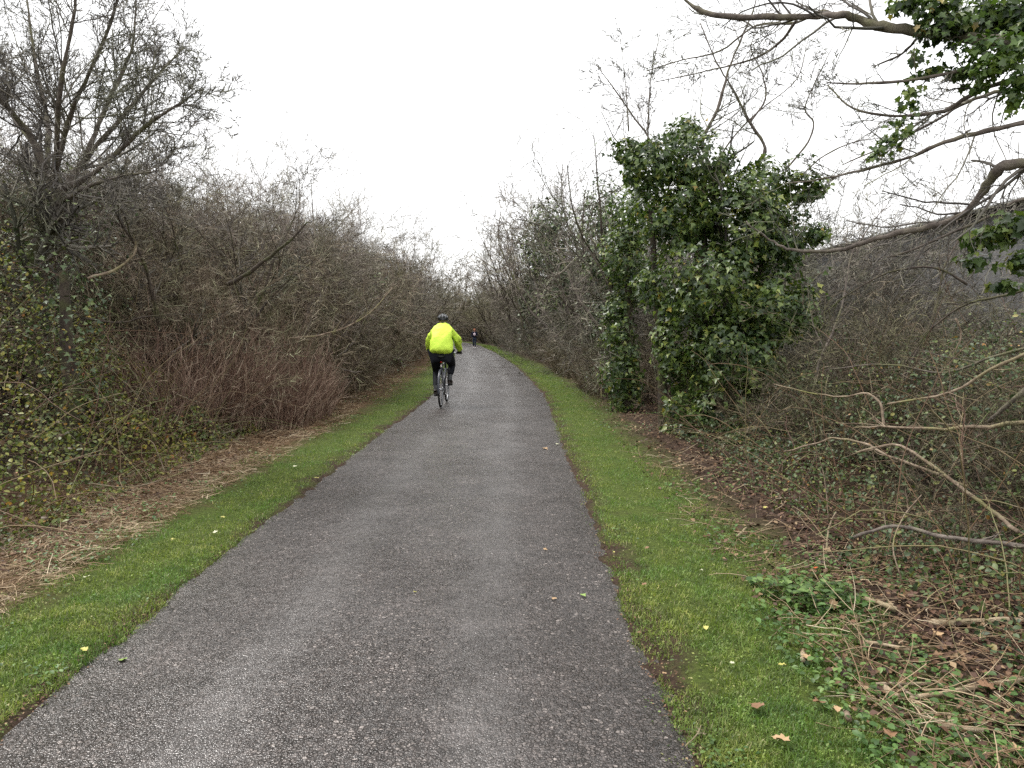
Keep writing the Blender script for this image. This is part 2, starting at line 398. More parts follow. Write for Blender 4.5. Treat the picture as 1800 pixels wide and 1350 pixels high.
M['steel_sheet'] = M_plain('steel_sheet', (.10, .10, .104), .5, 0, .4, var=(1.2, (.15, .148, .145)))
M['roof_sheet'] = M_plain('roof_sheet', (.13, .13, .13), .75, 0, .3, bs=6, var=(2, (.20, .20, .19)))
M['hi_vis'] = M_plain('hi_vis', (.70, .97, .10), .6, 0, .25, bs=9, bst=.55, bd=.03)
M['black_cloth'] = M_plain('black_cloth', (.010, .011, .016), .8, 0, .2, bs=14, bst=.5, bd=.02)
M['navy_cloth'] = M_plain('navy_cloth', (.012, .016, .035), .8, 0, .2)
M['denim'] = M_plain('denim', (.04, .055, .09), .85, 0, .2)
M['glove'] = M_plain('glove', (.008, .008, .009), .7)
M['skin'] = M_plain('skin', (.48, .26, .18), .5)
M['hair'] = M_plain('hair', (.14, .10, .07), .7)
M['ginger'] = M_plain('ginger', (.42, .12, .05), .7)
M['white_cloth'] = M_plain('white_cloth', (.75, .62, .70), .7)
M['boot'] = M_plain('boot', (.045, .032, .025), .6)
M['sole'] = M_plain('sole', (.02, .02, .02), .8)
M['white_shoe'] = M_plain('white_shoe', (.75, .75, .78), .6)
M['sock'] = M_plain('sock', (.10, .105, .11), .85)
M['helmet'] = M_plain('helmet', (.012, .013, .015), .28)
M['helmet_grey'] = M_plain('helmet_grey', (.17, .18, .20), .45)
M['tyre'] = M_plain('tyre', (.015, .015, .015), .75)
M['alloy'] = M_plain('alloy', (.45, .46, .48), .35, 1)
M['frame_paint'] = M_plain('frame_paint', (.05, .055, .07), .3)
M['saddle'] = M_plain('saddle', (.012, .013, .012), .45)
M['red_plastic'] = M_plain('red_plastic', (.55, .02, .02), .25)
M['pale_reflector'] = M_plain('pale_reflector', (.75, .70, .68), .3)

# ------------------------------------------------------------------ ground sheet and path
ys = [-40.0]
while ys[-1] < 700:
    y = ys[-1]
    ys.append(y + (2.0 if y < -4 else (.3 if y < 1.8 else max(.05, min(20, .010 * y if y < 90 else .05 * (y - 85))))))
ys = np.array(ys)
lat = np.concatenate([-np.geomspace(500, 10, 22), -np.arange(9.6, 3.4, -.3), -np.arange(3.3, 1.5, -.08), -np.arange(1.48, 1.12, -.022),
                      np.linspace(-1.0, 1.0, 8), np.arange(1.12, 1.48, .022), np.arange(1.5, 3.3, .08), np.arange(3.4, 9.6, .3), np.geomspace(10, 500, 22)])
YY, SS = np.meshgrid(ys, lat, indexing='ij')
ZZ = Hs(SS, YY) + sst(40, 200, np.abs(SS)) * 3
XX = np.where(np.abs(SS) < 60, cen(YY) + SS, cen(YY) * (60 / np.abs(SS)) + SS)
def grid(name, X, Y, Z, S, m):
    a, b = X.shape; i = np.arange(a * b).reshape(a, b)
    F = np.stack([i[:-1, :-1], i[:-1, 1:], i[1:, 1:], i[1:, :-1]], -1).reshape(-1, 4)
    mb = MB().add(np.stack([X, Y, Z], -1), F); me = mb.mesh(name, m)
    at_ = me.attributes.new('lateral', 'FLOAT', 'POINT'); at_.data.foreach_set('value', S.ravel().astype(np.float32))
    return link(name, me)
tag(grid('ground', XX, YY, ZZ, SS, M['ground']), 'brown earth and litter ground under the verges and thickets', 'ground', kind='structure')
pl = np.linspace(-1.34, 1.34, 25); ys2 = ys[(ys < 160)]
YY, SS = np.meshgrid(ys2, pl, indexing='ij')
tag(grid('path', cen(YY) + SS, YY, .004 + .012 * (1 - (SS / 1.3) ** 2) + .003 * fn(SS, YY, 0, 3), SS, M['asphalt']),
    'grey tarmac cycle path with coarse worn stone chippings, bending away to the left', 'path', kind='structure')

# ------------------------------------------------------------------ warehouse on the right
def box(mb, x0, x1, y0, y1, z0, z1):
    V = [(x, y, z) for x in (x0, x1) for y in (y0, y1) for z in (z0, z1)]
    mb.add(V, [(0, 1, 3, 2), (4, 6, 7, 5), (0, 4, 5, 1), (2, 3, 7, 6), (0, 2, 6, 4), (1, 5, 7, 3)]); return mb
wh = thing('warehouse', 'long dark grey sheet-clad shed showing behind the bare thicket on the right', 'building', (13, 25, 0))
mb = MB()      # one corrugated sheet 1 m wide
u = np.linspace(0, 1.0, 21); prof = .018 * np.sign(np.sin(u * 2 * PI * 5 + .3)) * np.minimum(1, np.abs(np.sin(u * 2 * PI * 5 + .3)) * 2.2)
V = np.array([[(prof[i], u[i], z) for z in (0.0, 4.55)] for i in range(21)]); idx = np.arange(42).reshape(21, 2)
mb.add(V, np.stack([idx[:-1, 0], idx[:-1, 1], idx[1:, 1], idx[1:, 0]], -1)); sheet = mb.mesh('cladding_sheet', M['steel_sheet'])
for k in range(44):
    o = link('cladding_sheet', sheet, wh, (-.004 * (k % 2), k - 22, .2))
mb = MB(); box(mb, .03, 14, -22, 22, 0, 4.7); link('wall', mb.mesh('wall', M['steel_sheet'], False), wh)
mb = MB(); mb.add([(-.35, -22.3, 4.78), (-.35, 22.3, 4.78), (7, 22.3, 6.1), (7, -22.3, 6.1), (14.3, 22.3, 4.78), (14.3, -22.3, 4.78)], [(0, 3, 2, 1), (3, 5, 4, 2)])
mb.add([(-.35, -22.3, 4.70), (-.35, 22.3, 4.70), (-.35, 22.3, 4.78), (-.35, -22.3, 4.78)], [(0, 1, 2, 3)])
mb.add([(7, -22, 6.05), (.03, -22, 4.70), (14, -22, 4.70)], [(0, 1, 2)]); mb.add([(7, 22, 6.05), (.03, 22, 4.70), (14, 22, 4.70)], [(0, 1, 2)])
link('roof', mb.mesh('roof', M['roof_sheet'], False), wh)
mb = MB(); tubes(mb, np.array([(-.42, -22.3, 4.72), (-.42, 22.3, 4.72)]), np.array([.06, .06]), 8); link('gutter', mb.mesh('gutter', M['roof_sheet']), wh)

# ------------------------------------------------------------------ thicket masses (stuff) from shared shrub meshes through geometry nodes
def gn_scatter(name, label, cat, meshes, P, rz, sc, idx, tilt=None):
    src = bpy.data.collections.new(name + '_kinds')
    for i, me in enumerate(meshes):
        src.objects.link(bpy.data.objects.new('%s_kind_%02d' % (name, i), me))
    me = bpy.data.meshes.new(name); me.vertices.add(len(P)); me.vertices.foreach_set('co', np.asarray(P, np.float32).ravel())
    rot = np.zeros((len(P), 3), np.float32); rot[:, 2] = rz
    if tilt is not None: rot[:, :2] = tilt
    me.attributes.new('rot', 'FLOAT_VECTOR', 'POINT').data.foreach_set('vector', rot.ravel())
    scv = np.asarray(sc, np.float32); scv = np.repeat(scv[:, None], 3, 1) if scv.ndim == 1 else scv
    me.attributes.new('scl', 'FLOAT_VECTOR', 'POINT').data.foreach_set('vector', scv.ravel())
    me.attributes.new('kind', 'INT', 'POINT').data.foreach_set('value', np.asarray(idx, np.int32))
    o = link(name, me)
    ng = bpy.data.node_groups.new(name, 'GeometryNodeTree')
    ng.interface.new_socket('Geometry', in_out='INPUT', socket_type='NodeSocketGeometry')
    ng.interface.new_socket('Geometry', in_out='OUTPUT', socket_type='NodeSocketGeometry')
    gi = ng.nodes.new('NodeGroupInput'); go = ng.nodes.new('NodeGroupOutput')
    ci = ng.nodes.new('GeometryNodeCollectionInfo'); ci.inputs['Collection'].default_value = src
    ci.inputs['Separate Children'].default_value = True; ci.inputs['Reset Children'].default_value = True
    ip = ng.nodes.new('GeometryNodeInstanceOnPoints'); ip.inputs['Pick Instance'].default_value = True
    def na(nm, t):
        n = ng.nodes.new('GeometryNodeInputNamedAttribute'); n.data_type = t; n.inputs['Name'].default_value = nm
        return [s for s in n.outputs if s.enabled and s.name == 'Attribute'][0]
    L = ng.links
    L.new(gi.outputs[0], ip.inputs['Points']); L.new(ci.outputs[0], ip.inputs['Instance'])
    L.new(na('kind', 'INT'), ip.inputs['Instance Index']); L.new(na('rot', 'FLOAT_VECTOR'), ip.inputs['Rotation'])
    L.new(na('scl', 'FLOAT_VECTOR'), ip.inputs['Scale']); L.new(ip.outputs[0], go.inputs[0])
    md = o.modifiers.new('scatter', 'NODES'); md.node_group = ng
    return tag(o, label, cat, kind='stuff')

rgb = np.random.default_rng(21)
def joined(main, tw):
    mb = MB(); mb.v = main.v + tw.v; mb.n = main.n + tw.n
    for k, fs in main.f.items(): mb.f.setdefault(k, []).extend(fs)
    for k, fs in tw.f.items(): mb.f.setdefault(k, []).extend([f + main.n for f in fs])
    return mb
SHRUB = []        # 3 m thicket shrubs, crooked and arching
for i, (mt, wd) in enumerate([('twig_brown', .17), ('twig_purple', .10), ('twig_brown', .21), ('twig_grey', .15), ('twig_purple', .19)]):
    a, b_, _ = bushes(rgb, 9 + (i == 1) * 5, 3.0 + .5 * (i == 1), 58 - 26 * (i == 1), [(8, 7, .4, .75), (8, 5, .35, .65), (8, 3, .35, .7)], wd, .015, .018, .0028)
    SHRUB.append(joined(a, b_).mesh('thicket_shrub', M[mt]))
DARKS = []
for i in range(3):
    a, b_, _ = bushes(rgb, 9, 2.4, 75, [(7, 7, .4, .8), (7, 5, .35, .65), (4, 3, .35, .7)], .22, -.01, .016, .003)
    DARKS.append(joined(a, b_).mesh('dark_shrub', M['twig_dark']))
FAR = []          # taller small trees for the distance
for i in range(4):
    a, b_, _ = bushes(rgb, 4, 7.0, 30, [(9, 7, .3, .55), (8, 5, .3, .55), (5, 3, .35, .65)], .13, .04, .07, .009)
    FAR.append(joined(a, b_).mesh('far_tree', M['far_twig']))

def band(rg, n, y0, y1, s0, s1, pw=1.0):
    y = y0 + (y1 - y0) * rg.uniform(0, 1, n) ** pw; s = rg.uniform(s0, s1, n)
    return np.stack([cen(y) + s, y, Hs(s, y) - .05], 1), s, y
def mass(name, label, meshes, sets, cat='thicket'):
    P, S, I = [], [], []
    for (p, sc, ids) in sets:
        sc = np.minimum(sc, np.where(p[:, 1] < 66, np.maximum(.35, (np.abs(p[:, 0] - cen(p[:, 1])) - 1.5) / 2.55), 9))
        P.append(p); S.append(sc); w_ = .5 + .5 * np.clip(fn(p[:, 0], p[:, 1], 0, .55, 3) + rgb.normal(0, .22, len(p)), -.98, .98); I.append(np.array(ids)[(w_ * len(ids)).astype(int)])
    P = np.concatenate(P); S = np.concatenate(S); I = np.concatenate(I)
    til = rgb.normal(0, .08, (len(P), 2))
    return gn_scatter(name, label, cat, meshes, P, rgb.uniform(0, 6.28, len(P)), S, I, til)
# left
p1, s1, y1 = band(rgb, 46, 9.8, 20, -8.5, -4.3); p2, s2, y2 = band(rgb, 70, 20, 62, -9, -4.2); p3, s3, y3 = band(rgb, 40, 10.5, 40, -4.6, -3.7)
mass('thicket', 'dense mass of bare brown twigs filling the left side of the path', SHRUB,
     [(p1, np.minimum(rgb.uniform(.95, 1.3, 46), .55 + .06 * (y1 - 6) + .2 * rgb.uniform(0, 1, 46)), [0, 1, 2, 3]), (p2, rgb.uniform(1.1, 1.6, 70), [0, 1, 2, 4]), (p3, rgb.uniform(.55, .85, 40), [0, 2])])
# right, behind the ivy
q1, _, _ = band(rgb, 70, 14, 62, 3.9, 9); q2, _, _ = band(rgb, 30, 14, 55, 2.9, 3.9)
mass('thicket', 'dense mass of bare brown twigs filling the right side beyond the ivy', SHRUB,
     [(q1, rgb.uniform(1.1, 1.7, 70), [0, 1, 4, 3]), (q2, rgb.uniform(.4, .7, 30), [0, 2])])
# dark tangle near right
y = rgb.uniform(6.5, 15, 36); x = rgb.uniform(3.8, 10, 36)
pd = np.stack([x, y, H(x, y) - .1], 1)
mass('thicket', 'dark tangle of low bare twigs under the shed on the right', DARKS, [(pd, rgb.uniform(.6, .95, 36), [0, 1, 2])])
y = rgb.uniform(9, 19, 9); x = rgb.uniform(5.6, 10.5, 9); pe = np.stack([x, y, H(x, y) - .1], 1)
mass('thicket', 'bare scrub standing in front of the grey shed', SHRUB, [(pe, rgb.uniform(.5, .8, 9), [0, 3, 2])])
y = rgb.uniform(4.2, 11, 30); x = cen(y) + rgb.uniform(3.5, 7.0, 30); pn = np.stack([x, y, H(x, y) - .05], 1)
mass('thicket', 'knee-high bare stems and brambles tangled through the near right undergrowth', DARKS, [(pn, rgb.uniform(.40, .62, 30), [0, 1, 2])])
# distance
pf = []
for (n, y0, y1_, a, b_) in [(46, 58, 110, -14, -3.2), (46, 58, 110, 3.2, 14), (60, 100, 150, -40, 30), (40, 60, 110, -40, -14), (40, 60, 110, 14, 40)]:
    p, _, _ = band(rgb, n, y0, y1_, a, b_); pf.append(p)
nf = len(np.concatenate(pf)); low = []
for (n, y0, y1_, a, b_) in [(46, 66, 115, 2.8, 12), (40, 66, 115, -12, -3), (50, 95, 140, -12, 14)]:
    p, s_, y_ = band(rgb, n, y0, y1_, a, b_); low.append(p[(np.abs(s_) > 2.6)])
low = np.concatenate(low); pf = np.concatenate(pf)
mass('distant_wood', 'far-off bare woodland closing the end of the path', FAR + SHRUB[:3], [(pf, rgb.uniform(.75, 1.1, len(pf)), [0, 1, 2, 3]), (low, rgb.uniform(.9, 1.5, len(low)), [4, 5, 6])], 'woodland')

# ------------------------------------------------------------------ single bare trees and shrubs (things)
def bare(label, name, cat, x, y, h, stems, spread, twigm, barkm, seed, lean=(0, 0), lv=((8, 7, .35, .6), (8, 5, .35, .6), (5, 3, .35, .65)), r0=.04, rmin=.0035, wander=.15, up=.03, group=None):
    rg = np.random.default_rng(seed)
    t = thing(name, label, cat, (x, y, float(H(x, y)) - .03), 0, group)
    a, b_, P = bushes(rg, stems, h, spread, list(lv), wander, up, r0, rmin, lean, (25, 60), (x, y, float(H(x, y))))
    link('trunk' if cat == 'tree' else 'stems', a.mesh('trunk', M[barkm]), t)
    o = link('crown' if cat == 'tree' else 'twigs', b_.mesh('crown', M[twigm]), t); o['kind'] = 'stuff'
    return t
exec_later = []
trees = [
 # label, name, cat, s, y, h, stems, spread, twig, bark, seed, lean
 ('crooked dark hawthorn with an open rounded top, right of the big grey tree', 'hawthorn_tree', 'tree', -4.6, 11.2, 3.9, 4, 42, 'twig_grey', 'bark_dark', 101, (.1, 0)),
 ('bushy brown shrub with arching twigs behind the red stems', 'bare_shrub', 'shrub', -4.1, 13.5, 3.0, 8, 55, 'twig_brown', 'bark_grey', 102, (.15, 0)),
 ('thin upright sapling poking above the left thicket', 'sapling', 'tree', -5.4, 14.5, 5.2, 2, 14, 'twig_grey', 'bark_grey', 103, (0, 0)),
 ('purple-brown shrub reaching low branches towards the verge', 'bare_shrub', 'shrub', -3.9, 16.8, 3.4, 8, 60, 'twig_purple', 'bark_grey', 104, (.25, 0)),
 ('tall slim tree with a fan of pale twigs halfway along the left thicket', 'slender_tree', 'tree', -5.6, 22, 6.3, 3, 24, 'twig_grey', 'bark_grey', 105, (0, 0)),
 ('round-headed brown bush beside the cyclist on the left', 'bare_shrub', 'shrub', -4.3, 24, 4.0, 8, 50, 'twig_brown', 'bark_dark', 106, (.15, 0)),
 ('pair of upright grey stems above the hedge left of the cyclist', 'slender_tree', 'tree', -5.2, 31, 6.9, 3, 20, 'twig_grey', 'bark_grey', 107, (0, 0)),
 ('leaning bare tree arching over the left edge of the path in the distance', 'bare_tree', 'tree', -4.2, 40, 6.2, 4, 38, 'twig_purple', 'bark_dark', 108, (.2, 0)),
 ('last tall bare tree of the left thicket, against the bright gap', 'bare_tree', 'tree', -4.6, 50, 8.0, 4, 26, 'twig_grey', 'bark_dark', 109, (.05, 0)),
 ('bare tree standing tall just behind the ivy covered stump', 'bare_tree', 'tree', 4.1, 15.5, 6.0, 4, 26, 'twig_grey', 'bark_grey', 110, (0, 0)),
 ('brown twiggy tree left of the ivy mass, its top against the sky', 'bare_tree', 'tree', 3.6, 20.5, 6.6, 5, 28, 'twig_purple', 'bark_grey', 111, (0, 0)),
 ('thorny tree with a dark leaning trunk, second beyond the ivy', 'hawthorn_tree', 'tree', 3.6, 27, 7.6, 5, 30, 'twig_purple', 'bark_dark', 112, (-.1, 0)),
 ('leaning tree half hidden by ivy, midway along the right side', 'bare_tree', 'tree', 3.3, 34, 8.4, 5, 30, 'twig_purple', 'bark_dark', 113, (-.12, 0)),
 ('purple-brown tree with a leaning trunk, just right of the walker', 'bare_tree', 'tree', 3.4, 43, 9.2, 5, 32, 'twig_purple', 'bark_dark', 114, (-.1, 0)),
 ('dark-stemmed tree with a wide twiggy head directly left of the ivy mass top', 'bare_tree', 'tree', 4.0, 17.5, 6.9, 5, 30, 'twig_purple', 'bark_dark', 121, (-.05, 0)),
 ('broad brown-headed tree between the two ivied trunks on the right', 'bare_tree', 'tree', 4.2, 24, 8.0, 6, 30, 'twig_purple', 'bark_grey', 122, (-.1, 0)),
 ('tall multi-stemmed tree behind the leaning ivied trunk on the right', 'bare_tree', 'tree', 4.3, 30.5, 8.8, 6, 28, 'twig_grey', 'bark_dark', 123, (-.1, 0)),
 ('purple-grey tree leaning to the path above the second dark ivied trunk', 'bare_tree', 'tree', 3.8, 38.5, 9.0, 6, 30, 'twig_purple', 'bark_dark', 124, (-.18, 0)),
 ('tallest tree of the right hedge, straight above the walker', 'bare_tree', 'tree', 4.2, 47, 9.8, 6, 26, 'twig_purple', 'bark_dark', 125, (-.12, 0)),
 ('thin bare tree at the right edge of the bright gap', 'slender_tree', 'tree', 3.6, 54, 9.5, 3, 16, 'twig_grey', 'bark_grey', 115, (-.1, 0)),
]
for (lb, nm, ct, s, y, h, st, sp, tw, bk, sd_, ln) in trees:
    rm = .0035 if y < 20 else .006 if y < 36 else .009
    bare(lb, nm, ct, float(cen(y)) + s, y, h, st, sp, tw, bk, sd_, ln, r0=.028 + h * .005, rmin=rm)
# arch of branches over the far path
for i, (s, y, ln) in enumerate([(-3.0, 60, .45), (3.1, 62, -.5), (-3.2, 70, .5), (3.2, 72, -.5), (-3.1, 82, .5), (3.0, 84, -.5)]):
    sd_ = 'left' if s < 0 else 'right'; wh_ = ['first', 'second', 'third'][i // 2]
    bare('%s tree leaning over the path from the %s where it becomes a tunnel' % (wh_, sd_), 'arching_tree', 'tree', float(cen(y)) + s, y, 8.5, 6, 30, 'far_twig', 'bark_dark', 130 + i, (ln * .8, 0), r0=.075, rmin=.011, up=-.012,
         lv=((9, 7, .35, .6), (8, 5, .35, .6), (5, 3, .35, .65)), group='trees arching over the far path')

# ------------------------------------------------------------------ traced limbs: polyline in pixels with a depth each
def limb(pts, r0, r1, sub=5):
    p = np.array([at(*q) for q in pts]); k = len(p)
    t = np.linspace(0, k - 1, (k - 1) * sub + 1)
    # catmull-rom
    pp = np.vstack([2 * p[0] - p[1], p, 2 * p[-1] - p[-2]])
    out = []
    for v in t:
        i = min(int(v), k - 2); f = v - i; a, b_, c_, d_ = pp[i:i + 4]
        out.append(.5 * ((2 * b_) + (-a + c_) * f + (2 * a - 5 * b_ + 4 * c_ - d_) * f * f + (-a + 3 * b_ - 3 * c_ + d_) * f ** 3))
    out = np.array(out); out += rng.normal(0, .12 * min(r0, .03), out.shape)
    rr = np.linspace(r0, r1, len(out)); rr *= 1 + np.convolve(rng.normal(0, .16, len(out) + 2), [.3, .4, .3], mode='valid'); rr *= 1 + .10 * np.sin(np.arange(len(out)) * 1.9) * np.linspace(1, .3, len(out))
    return out, rr
def resamp(P, R, n=13):
    t = np.linspace(0, len(P) - 1, n); i = np.minimum(t.astype(int), len(P) - 2); w = (t - i)[:, None]
    return P[i] * (1 - w) + P[i + 1] * w, R[i] * (1 - w[:, 0]) + R[i + 1] * w[:, 0]
def traced_tree(t, limbs, levels, barkm, twigm, rg, wander=.15, up=0., rmin=.003, t0=.15, sides=7, partname='limb', ang=(30, 60), bare0=False):
    PL, RL = [], []
    for j, (pts, r0, r1) in enumerate(limbs):
        P, R = limb(pts, r0, r1); mb = MB(); tubes(mb, P, R, sides, True)
        link('trunk' if (j == 0 and partname == 'limb') else partname, mb.mesh(partname, M['bark_dark' if j == 0 else barkm]), t)
        p, r = resamp(P, R)
        if j or not bare0: PL.append(p); RL.append(r)
    P = np.array(PL); R = np.array(RL); L = np.linalg.norm(np.diff(P, axis=1), axis=2).sum(1)
    tw = MB()
    ends = None
    for li, (k, n, lo, hi) in enumerate(levels):
        S, D, L, r = spawn(P, R, L, k, t0 if li == 0 else .1, 1, ang, (lo, hi), .5, rg)
        r = np.maximum(r * (.75 if li == 0 else 1), rmin)
        P, R = grow(S, D, L, r, n, wander, up, .5, rg)
        if li < 2: tubes(tw, P, R, 4 if li == 0 else 3)
        else: ribbons(tw, P, R, 1.25, rg)
    o = link('twigs', tw.mesh('twigs', M[twigm]), t); o['kind'] = 'stuff'
    return P

# big tree, far left
t = thing('big_tree', 'large spreading bare grey tree with a dark forked trunk at the far left', 'tree', (0, 0, 0))
D = 8.6
traced_tree(t, [
 ([(60, 720, D), (66, 560, D), (62, 450, D), (92, 400, D), (108, 350, D)], .12, .075),
 ([(108, 350, D), (75, 290, D - .2), (50, 235, D - .3), (-10, 160, D - .6), (-70, 70, D - 1)], .05, .015),
 ([(104, 345, D), (160, 268, D + .2), (215, 205, D + .3), (275, 135, D + .4), (322, 85, D + .5)], .042, .006),
 ([(120, 330, D), (180, 292, D - .2), (255, 222, D - .4), (320, 180, D - .5), (345, 160, D - .5)], .034, .005),
 ([(82, 300, D), (84, 215, D + .4), (62, 110, D + .6), (50, 20, D + .7), (40, -60, D + .8)], .032, .008),
 ([(98, 300, D), (125, 200, D - .4), (165, 110, D - .7), (200, 20, D - .8), (215, -60, D - 1)], .032, .008),
 ([(150, 275, D), (190, 180, D + .3), (230, 90, D + .5), (240, 0, D + .6)], .035, .009),
 ([(60, 250, D), (20, 200, D + .6), (-20, 120, D + .9), (-60, 20, D + 1)], .04, .010),
 ([(100, 360, D), (150, 330, D - .6), (215, 310, D - .9), (280, 300, D - 1.1)], .03, .006),
 ([(98, 320, D), (100, 230, D - .7), (110, 130, D - 1.1), (130, 30, D - 1.3), (135, -30, D - 1.4)], .035, .01),
], [(20, 8, .3, .55), (10, 6, .3, .6), (9, 4, .3, .65)], 'bark_grey', 'twig_grey', np.random.default_rng(31), .12, .04, .0032, .12)

# tree whose branches hang in from the right
t = thing('overhanging_tree', 'tree out of frame on the right whose bare limbs hang over the verge', 'tree', (0, 0, 0))
traced_tree(t, [
 ([(2300, 1500, 3.6), (2200, 1000, 3.7), (2150, 600, 3.8), (2100, 330, 3.9), (2050, 100, 4.0), (2040, -200, 4.1), (2060, -500, 4.2), (2030, -850, 4.3), (2050, -1150, 4.3)], .13, .012),
 ([(2050, 100, 4.0), (1900, 85, 4.1), (1760, 75, 4.2), (1640, 58, 4.4), (1560, 50, 4.5), (1515, 36, 4.6), (1480, 26, 4.6), (1420, 30, 4.7), (1300, 30, 4.8), (1240, 22, 4.9), (1205, 0, 5.0), (1170, -40, 5.0)], .042, .009),
 ([(2090, 290, 3.9), (1950, 280, 4.0), (1840, 288, 4.1), (1765, 292, 4.2), (1735, 325, 4.3), (1700, 370, 4.4), (1650, 395, 4.5), (1560, 415, 4.6), (1470, 440, 4.8), (1400, 440, 4.9), (1360, 425, 5.0), (1310, 390, 5.1)], .036, .005),
 ([(1475, 26, 4.7), (1440, 20, 4.9), (1400, 40, 5.0), (1330, 45, 5.1), (1265, 90, 5.2), (1200, 105, 5.3), (1135, 125, 5.4)], .010, .004),
 ([(1400, 36, 4.8), (1370, 75, 5.0), (1320, 105, 5.1), (1240, 125, 5.3), (1150, 145, 5.4)], .010, .003),
 ([(2080, 190, 3.9), (1900, 195, 4.0), (1760, 225, 4.1), (1660, 250, 4.2), (1590, 280, 4.4), (1500, 303, 4.6), (1440, 315, 4.8), (1380, 323, 5.0)], .020, .004),
 ([(2070, 120, 3.9), (1850, 125, 4.1), (1720, 160, 4.3), (1660, 195, 4.4), (1580, 203, 4.5), (1500, 190, 4.6), (1455, 150, 4.8)], .018, .004),
 ([(2060, 160, 4.4), (1800, 155, 4.8), (1700, 180, 4.9), (1640, 215, 5.0), (1560, 255, 5.2), (1480, 290, 5.3)], .016, .004),
 ([(1800, 98, 4.2), (1620, 138, 4.3), (1510, 147, 4.4), (1455, 145, 4.5)], .012, .004),
 ([(2100, 360, 3.9), (1900, 352, 4.2), (1800, 350, 4.4), (1730, 385, 4.5), (1600, 440, 4.6), (1560, 452, 4.7)], .016, .004),
], [(13, 8, .14, .34), (5, 5, .3, .6), (4, 3, .3, .6)], 'bark_grey', 'twig_grey', np.random.default_rng(33), .17, .0, .0022, .2, bare0=True)

# bare branches growing out of the top of the ivy mass, traced against the sky
t = thing('bare_tree', 'bare tree rising out of the top of the ivy mass, crossing twigs against white sky', 'tree', (0, 0, 0))
D = 10.6
traced_tree(t, [
 ([(1290, 760, D), (1280, 560, D), (1262, 400, D), (1250, 300, D)], .09, .05),
 ([(1250, 300, D), (1235, 250, D), (1262, 190, D), (1285, 110, D), (1320, 30, D), (1335, -20, D)], .030, .008),
 ([(1330, 290, D), (1345, 260, D), (1318, 215, D), (1290, 160, D), (1260, 110, D), (1230, 40, D)], .030, .007),
 ([(1160, 300, D), (1145, 250, D), (1110, 200, D), (1075, 150, D), (1045, 110, D)], .018, .004),
 ([(1138, 270, D), (1140, 200, D), (1145, 130, D), (1160, 60, D)], .014, .004),
 ([(1105, 230, D), (1100, 150, D), (1090, 70, D)], .010, .003),
 ([(1318, 215, D), (1345, 175, D), (1340, 130, D), (1320, 80, D), (1350, 30, D)], .016, .004),
 ([(1380, 300, D), (1420, 250, D), (1430, 215, D), (1415, 190, D), (1440, 130, D), (1465, 80, D)], .016, .004),
 ([(1390, 330, D), (1440, 280, D), (1500, 250, D), (1560, 240, D), (1620, 215, D)], .012, .003),
 ([(1250, 300, D), (1290, 240, D), (1340, 190, D), (1400, 140, D), (1420, 70, D)], .014, .004),
], [(11, 7, .25, .5), (6, 5, .3, .6), (5, 3, .3, .6)], 'bark_grey', 'twig_grey', np.random.default_rng(35), .16, .03, .0035, .25)

# ------------------------------------------------------------------ ivy
def ivy_blobs(mb, kind, blobs, n, size, rg, shell=.35, droop=.6, gap=.25):
    vol = np.array([b[3] * b[4] * b[5] for b in blobs]) ** (2 / 3); ids = rg.choice(len(blobs), n, p=vol / vol.sum())
    B = np.array(blobs)[ids]; d = rv(n, rg)
    r = 1 - shell * rg.uniform(0, 1, n) ** 1.5
    nz = 1 + .28 * fn(d[:, 0] * 3 + B[:, 0] * 5, d[:, 1] * 3 + B[:, 1] * 3, d[:, 2] * 3 + B[:, 2] * 4, 1.0, 3) + .12 * fn(d[:, 0] * 9, d[:, 1] * 9, d[:, 2] * 9 + B[:, 2] * 7, 1, 8)
    pos = B[:, :3] + d * B[:, 3:6] * (r * nz)[:, None]
    keep = fn(pos[:, 0], pos[:, 1], pos[:, 2], 7, 6) > (-1.2 + gap * 1.6)
    keep &= pos[:, 2] > .03
    inside = np.zeros(n, bool)
    for b in blobs:
        q = (pos - np.array(b[:3])) / (np.array(b[3:6])); inside |= (np.linalg.norm(q, axis=1) < 1 - shell * 1.05)
    keep &= ~inside | (rg.uniform(0, 1, n) < .12)
    pos, d = pos[keep], d[keep]; m = len(pos)
    nr = d * .9 + rv(m, rg) * .7 + np.array([0, 0, .55]); tp = np.array([0, 0, -1.0]) * droop + rv(m, rg) * .8
    put(mb, kind, pos, nr, tp, size * rg.uniform(.35, 1.4, m) ** 1.0, rg)
    return pos
rgi = np.random.default_rng(41)
def pb(x, y, dpt, rx, rz, ry=None):     # blob by picture place; radii in metres
    p = at(x, y, dpt); return (p[0], p[1], p[2], rx, ry or rx, rz)
blobs = [pb(1140, 290, 10.4, .42, .38), pb(1235, 290, 10.5, .55, .42), pb(1340, 330, 10.3, .42, .40), pb(1400, 330, 10.2, .30, .25),
         pb(1180, 380, 10.5, .65, .5), pb(1290, 400, 10.2, .75, .6), pb(1370, 420, 10.2, .45, .45),
         pb(1165, 500, 10.7, .42, .55), pb(1260, 500, 10.1, .8, .7), pb(1350, 540, 9.9, .62, .6),
         pb(1190, 610, 10.5, .34, .6), pb(1280, 620, 9.9, .6, .6), pb(1390, 540, 9.6, .35, .35), pb(1330, 640, 9.6, .36, .45),
         pb(1200, 690, 10.3, .30, .5), pb(1255, 715, 9.8, .26, .35), pb(1300, 710, 9.5, .18, .3), pb(1200, 752, 10.2, .3, .15), pb(1200, 230, 10.8, .25, .2),
         pb(1430, 560, 9.4, .22, .16), pb(1425, 335, 10.0, .2, .12), pb(1440, 410, 9.8, .16, .14), pb(1290, 770, 9.3, .10, .16), pb(1100, 265, 10.4, .2, .22)]
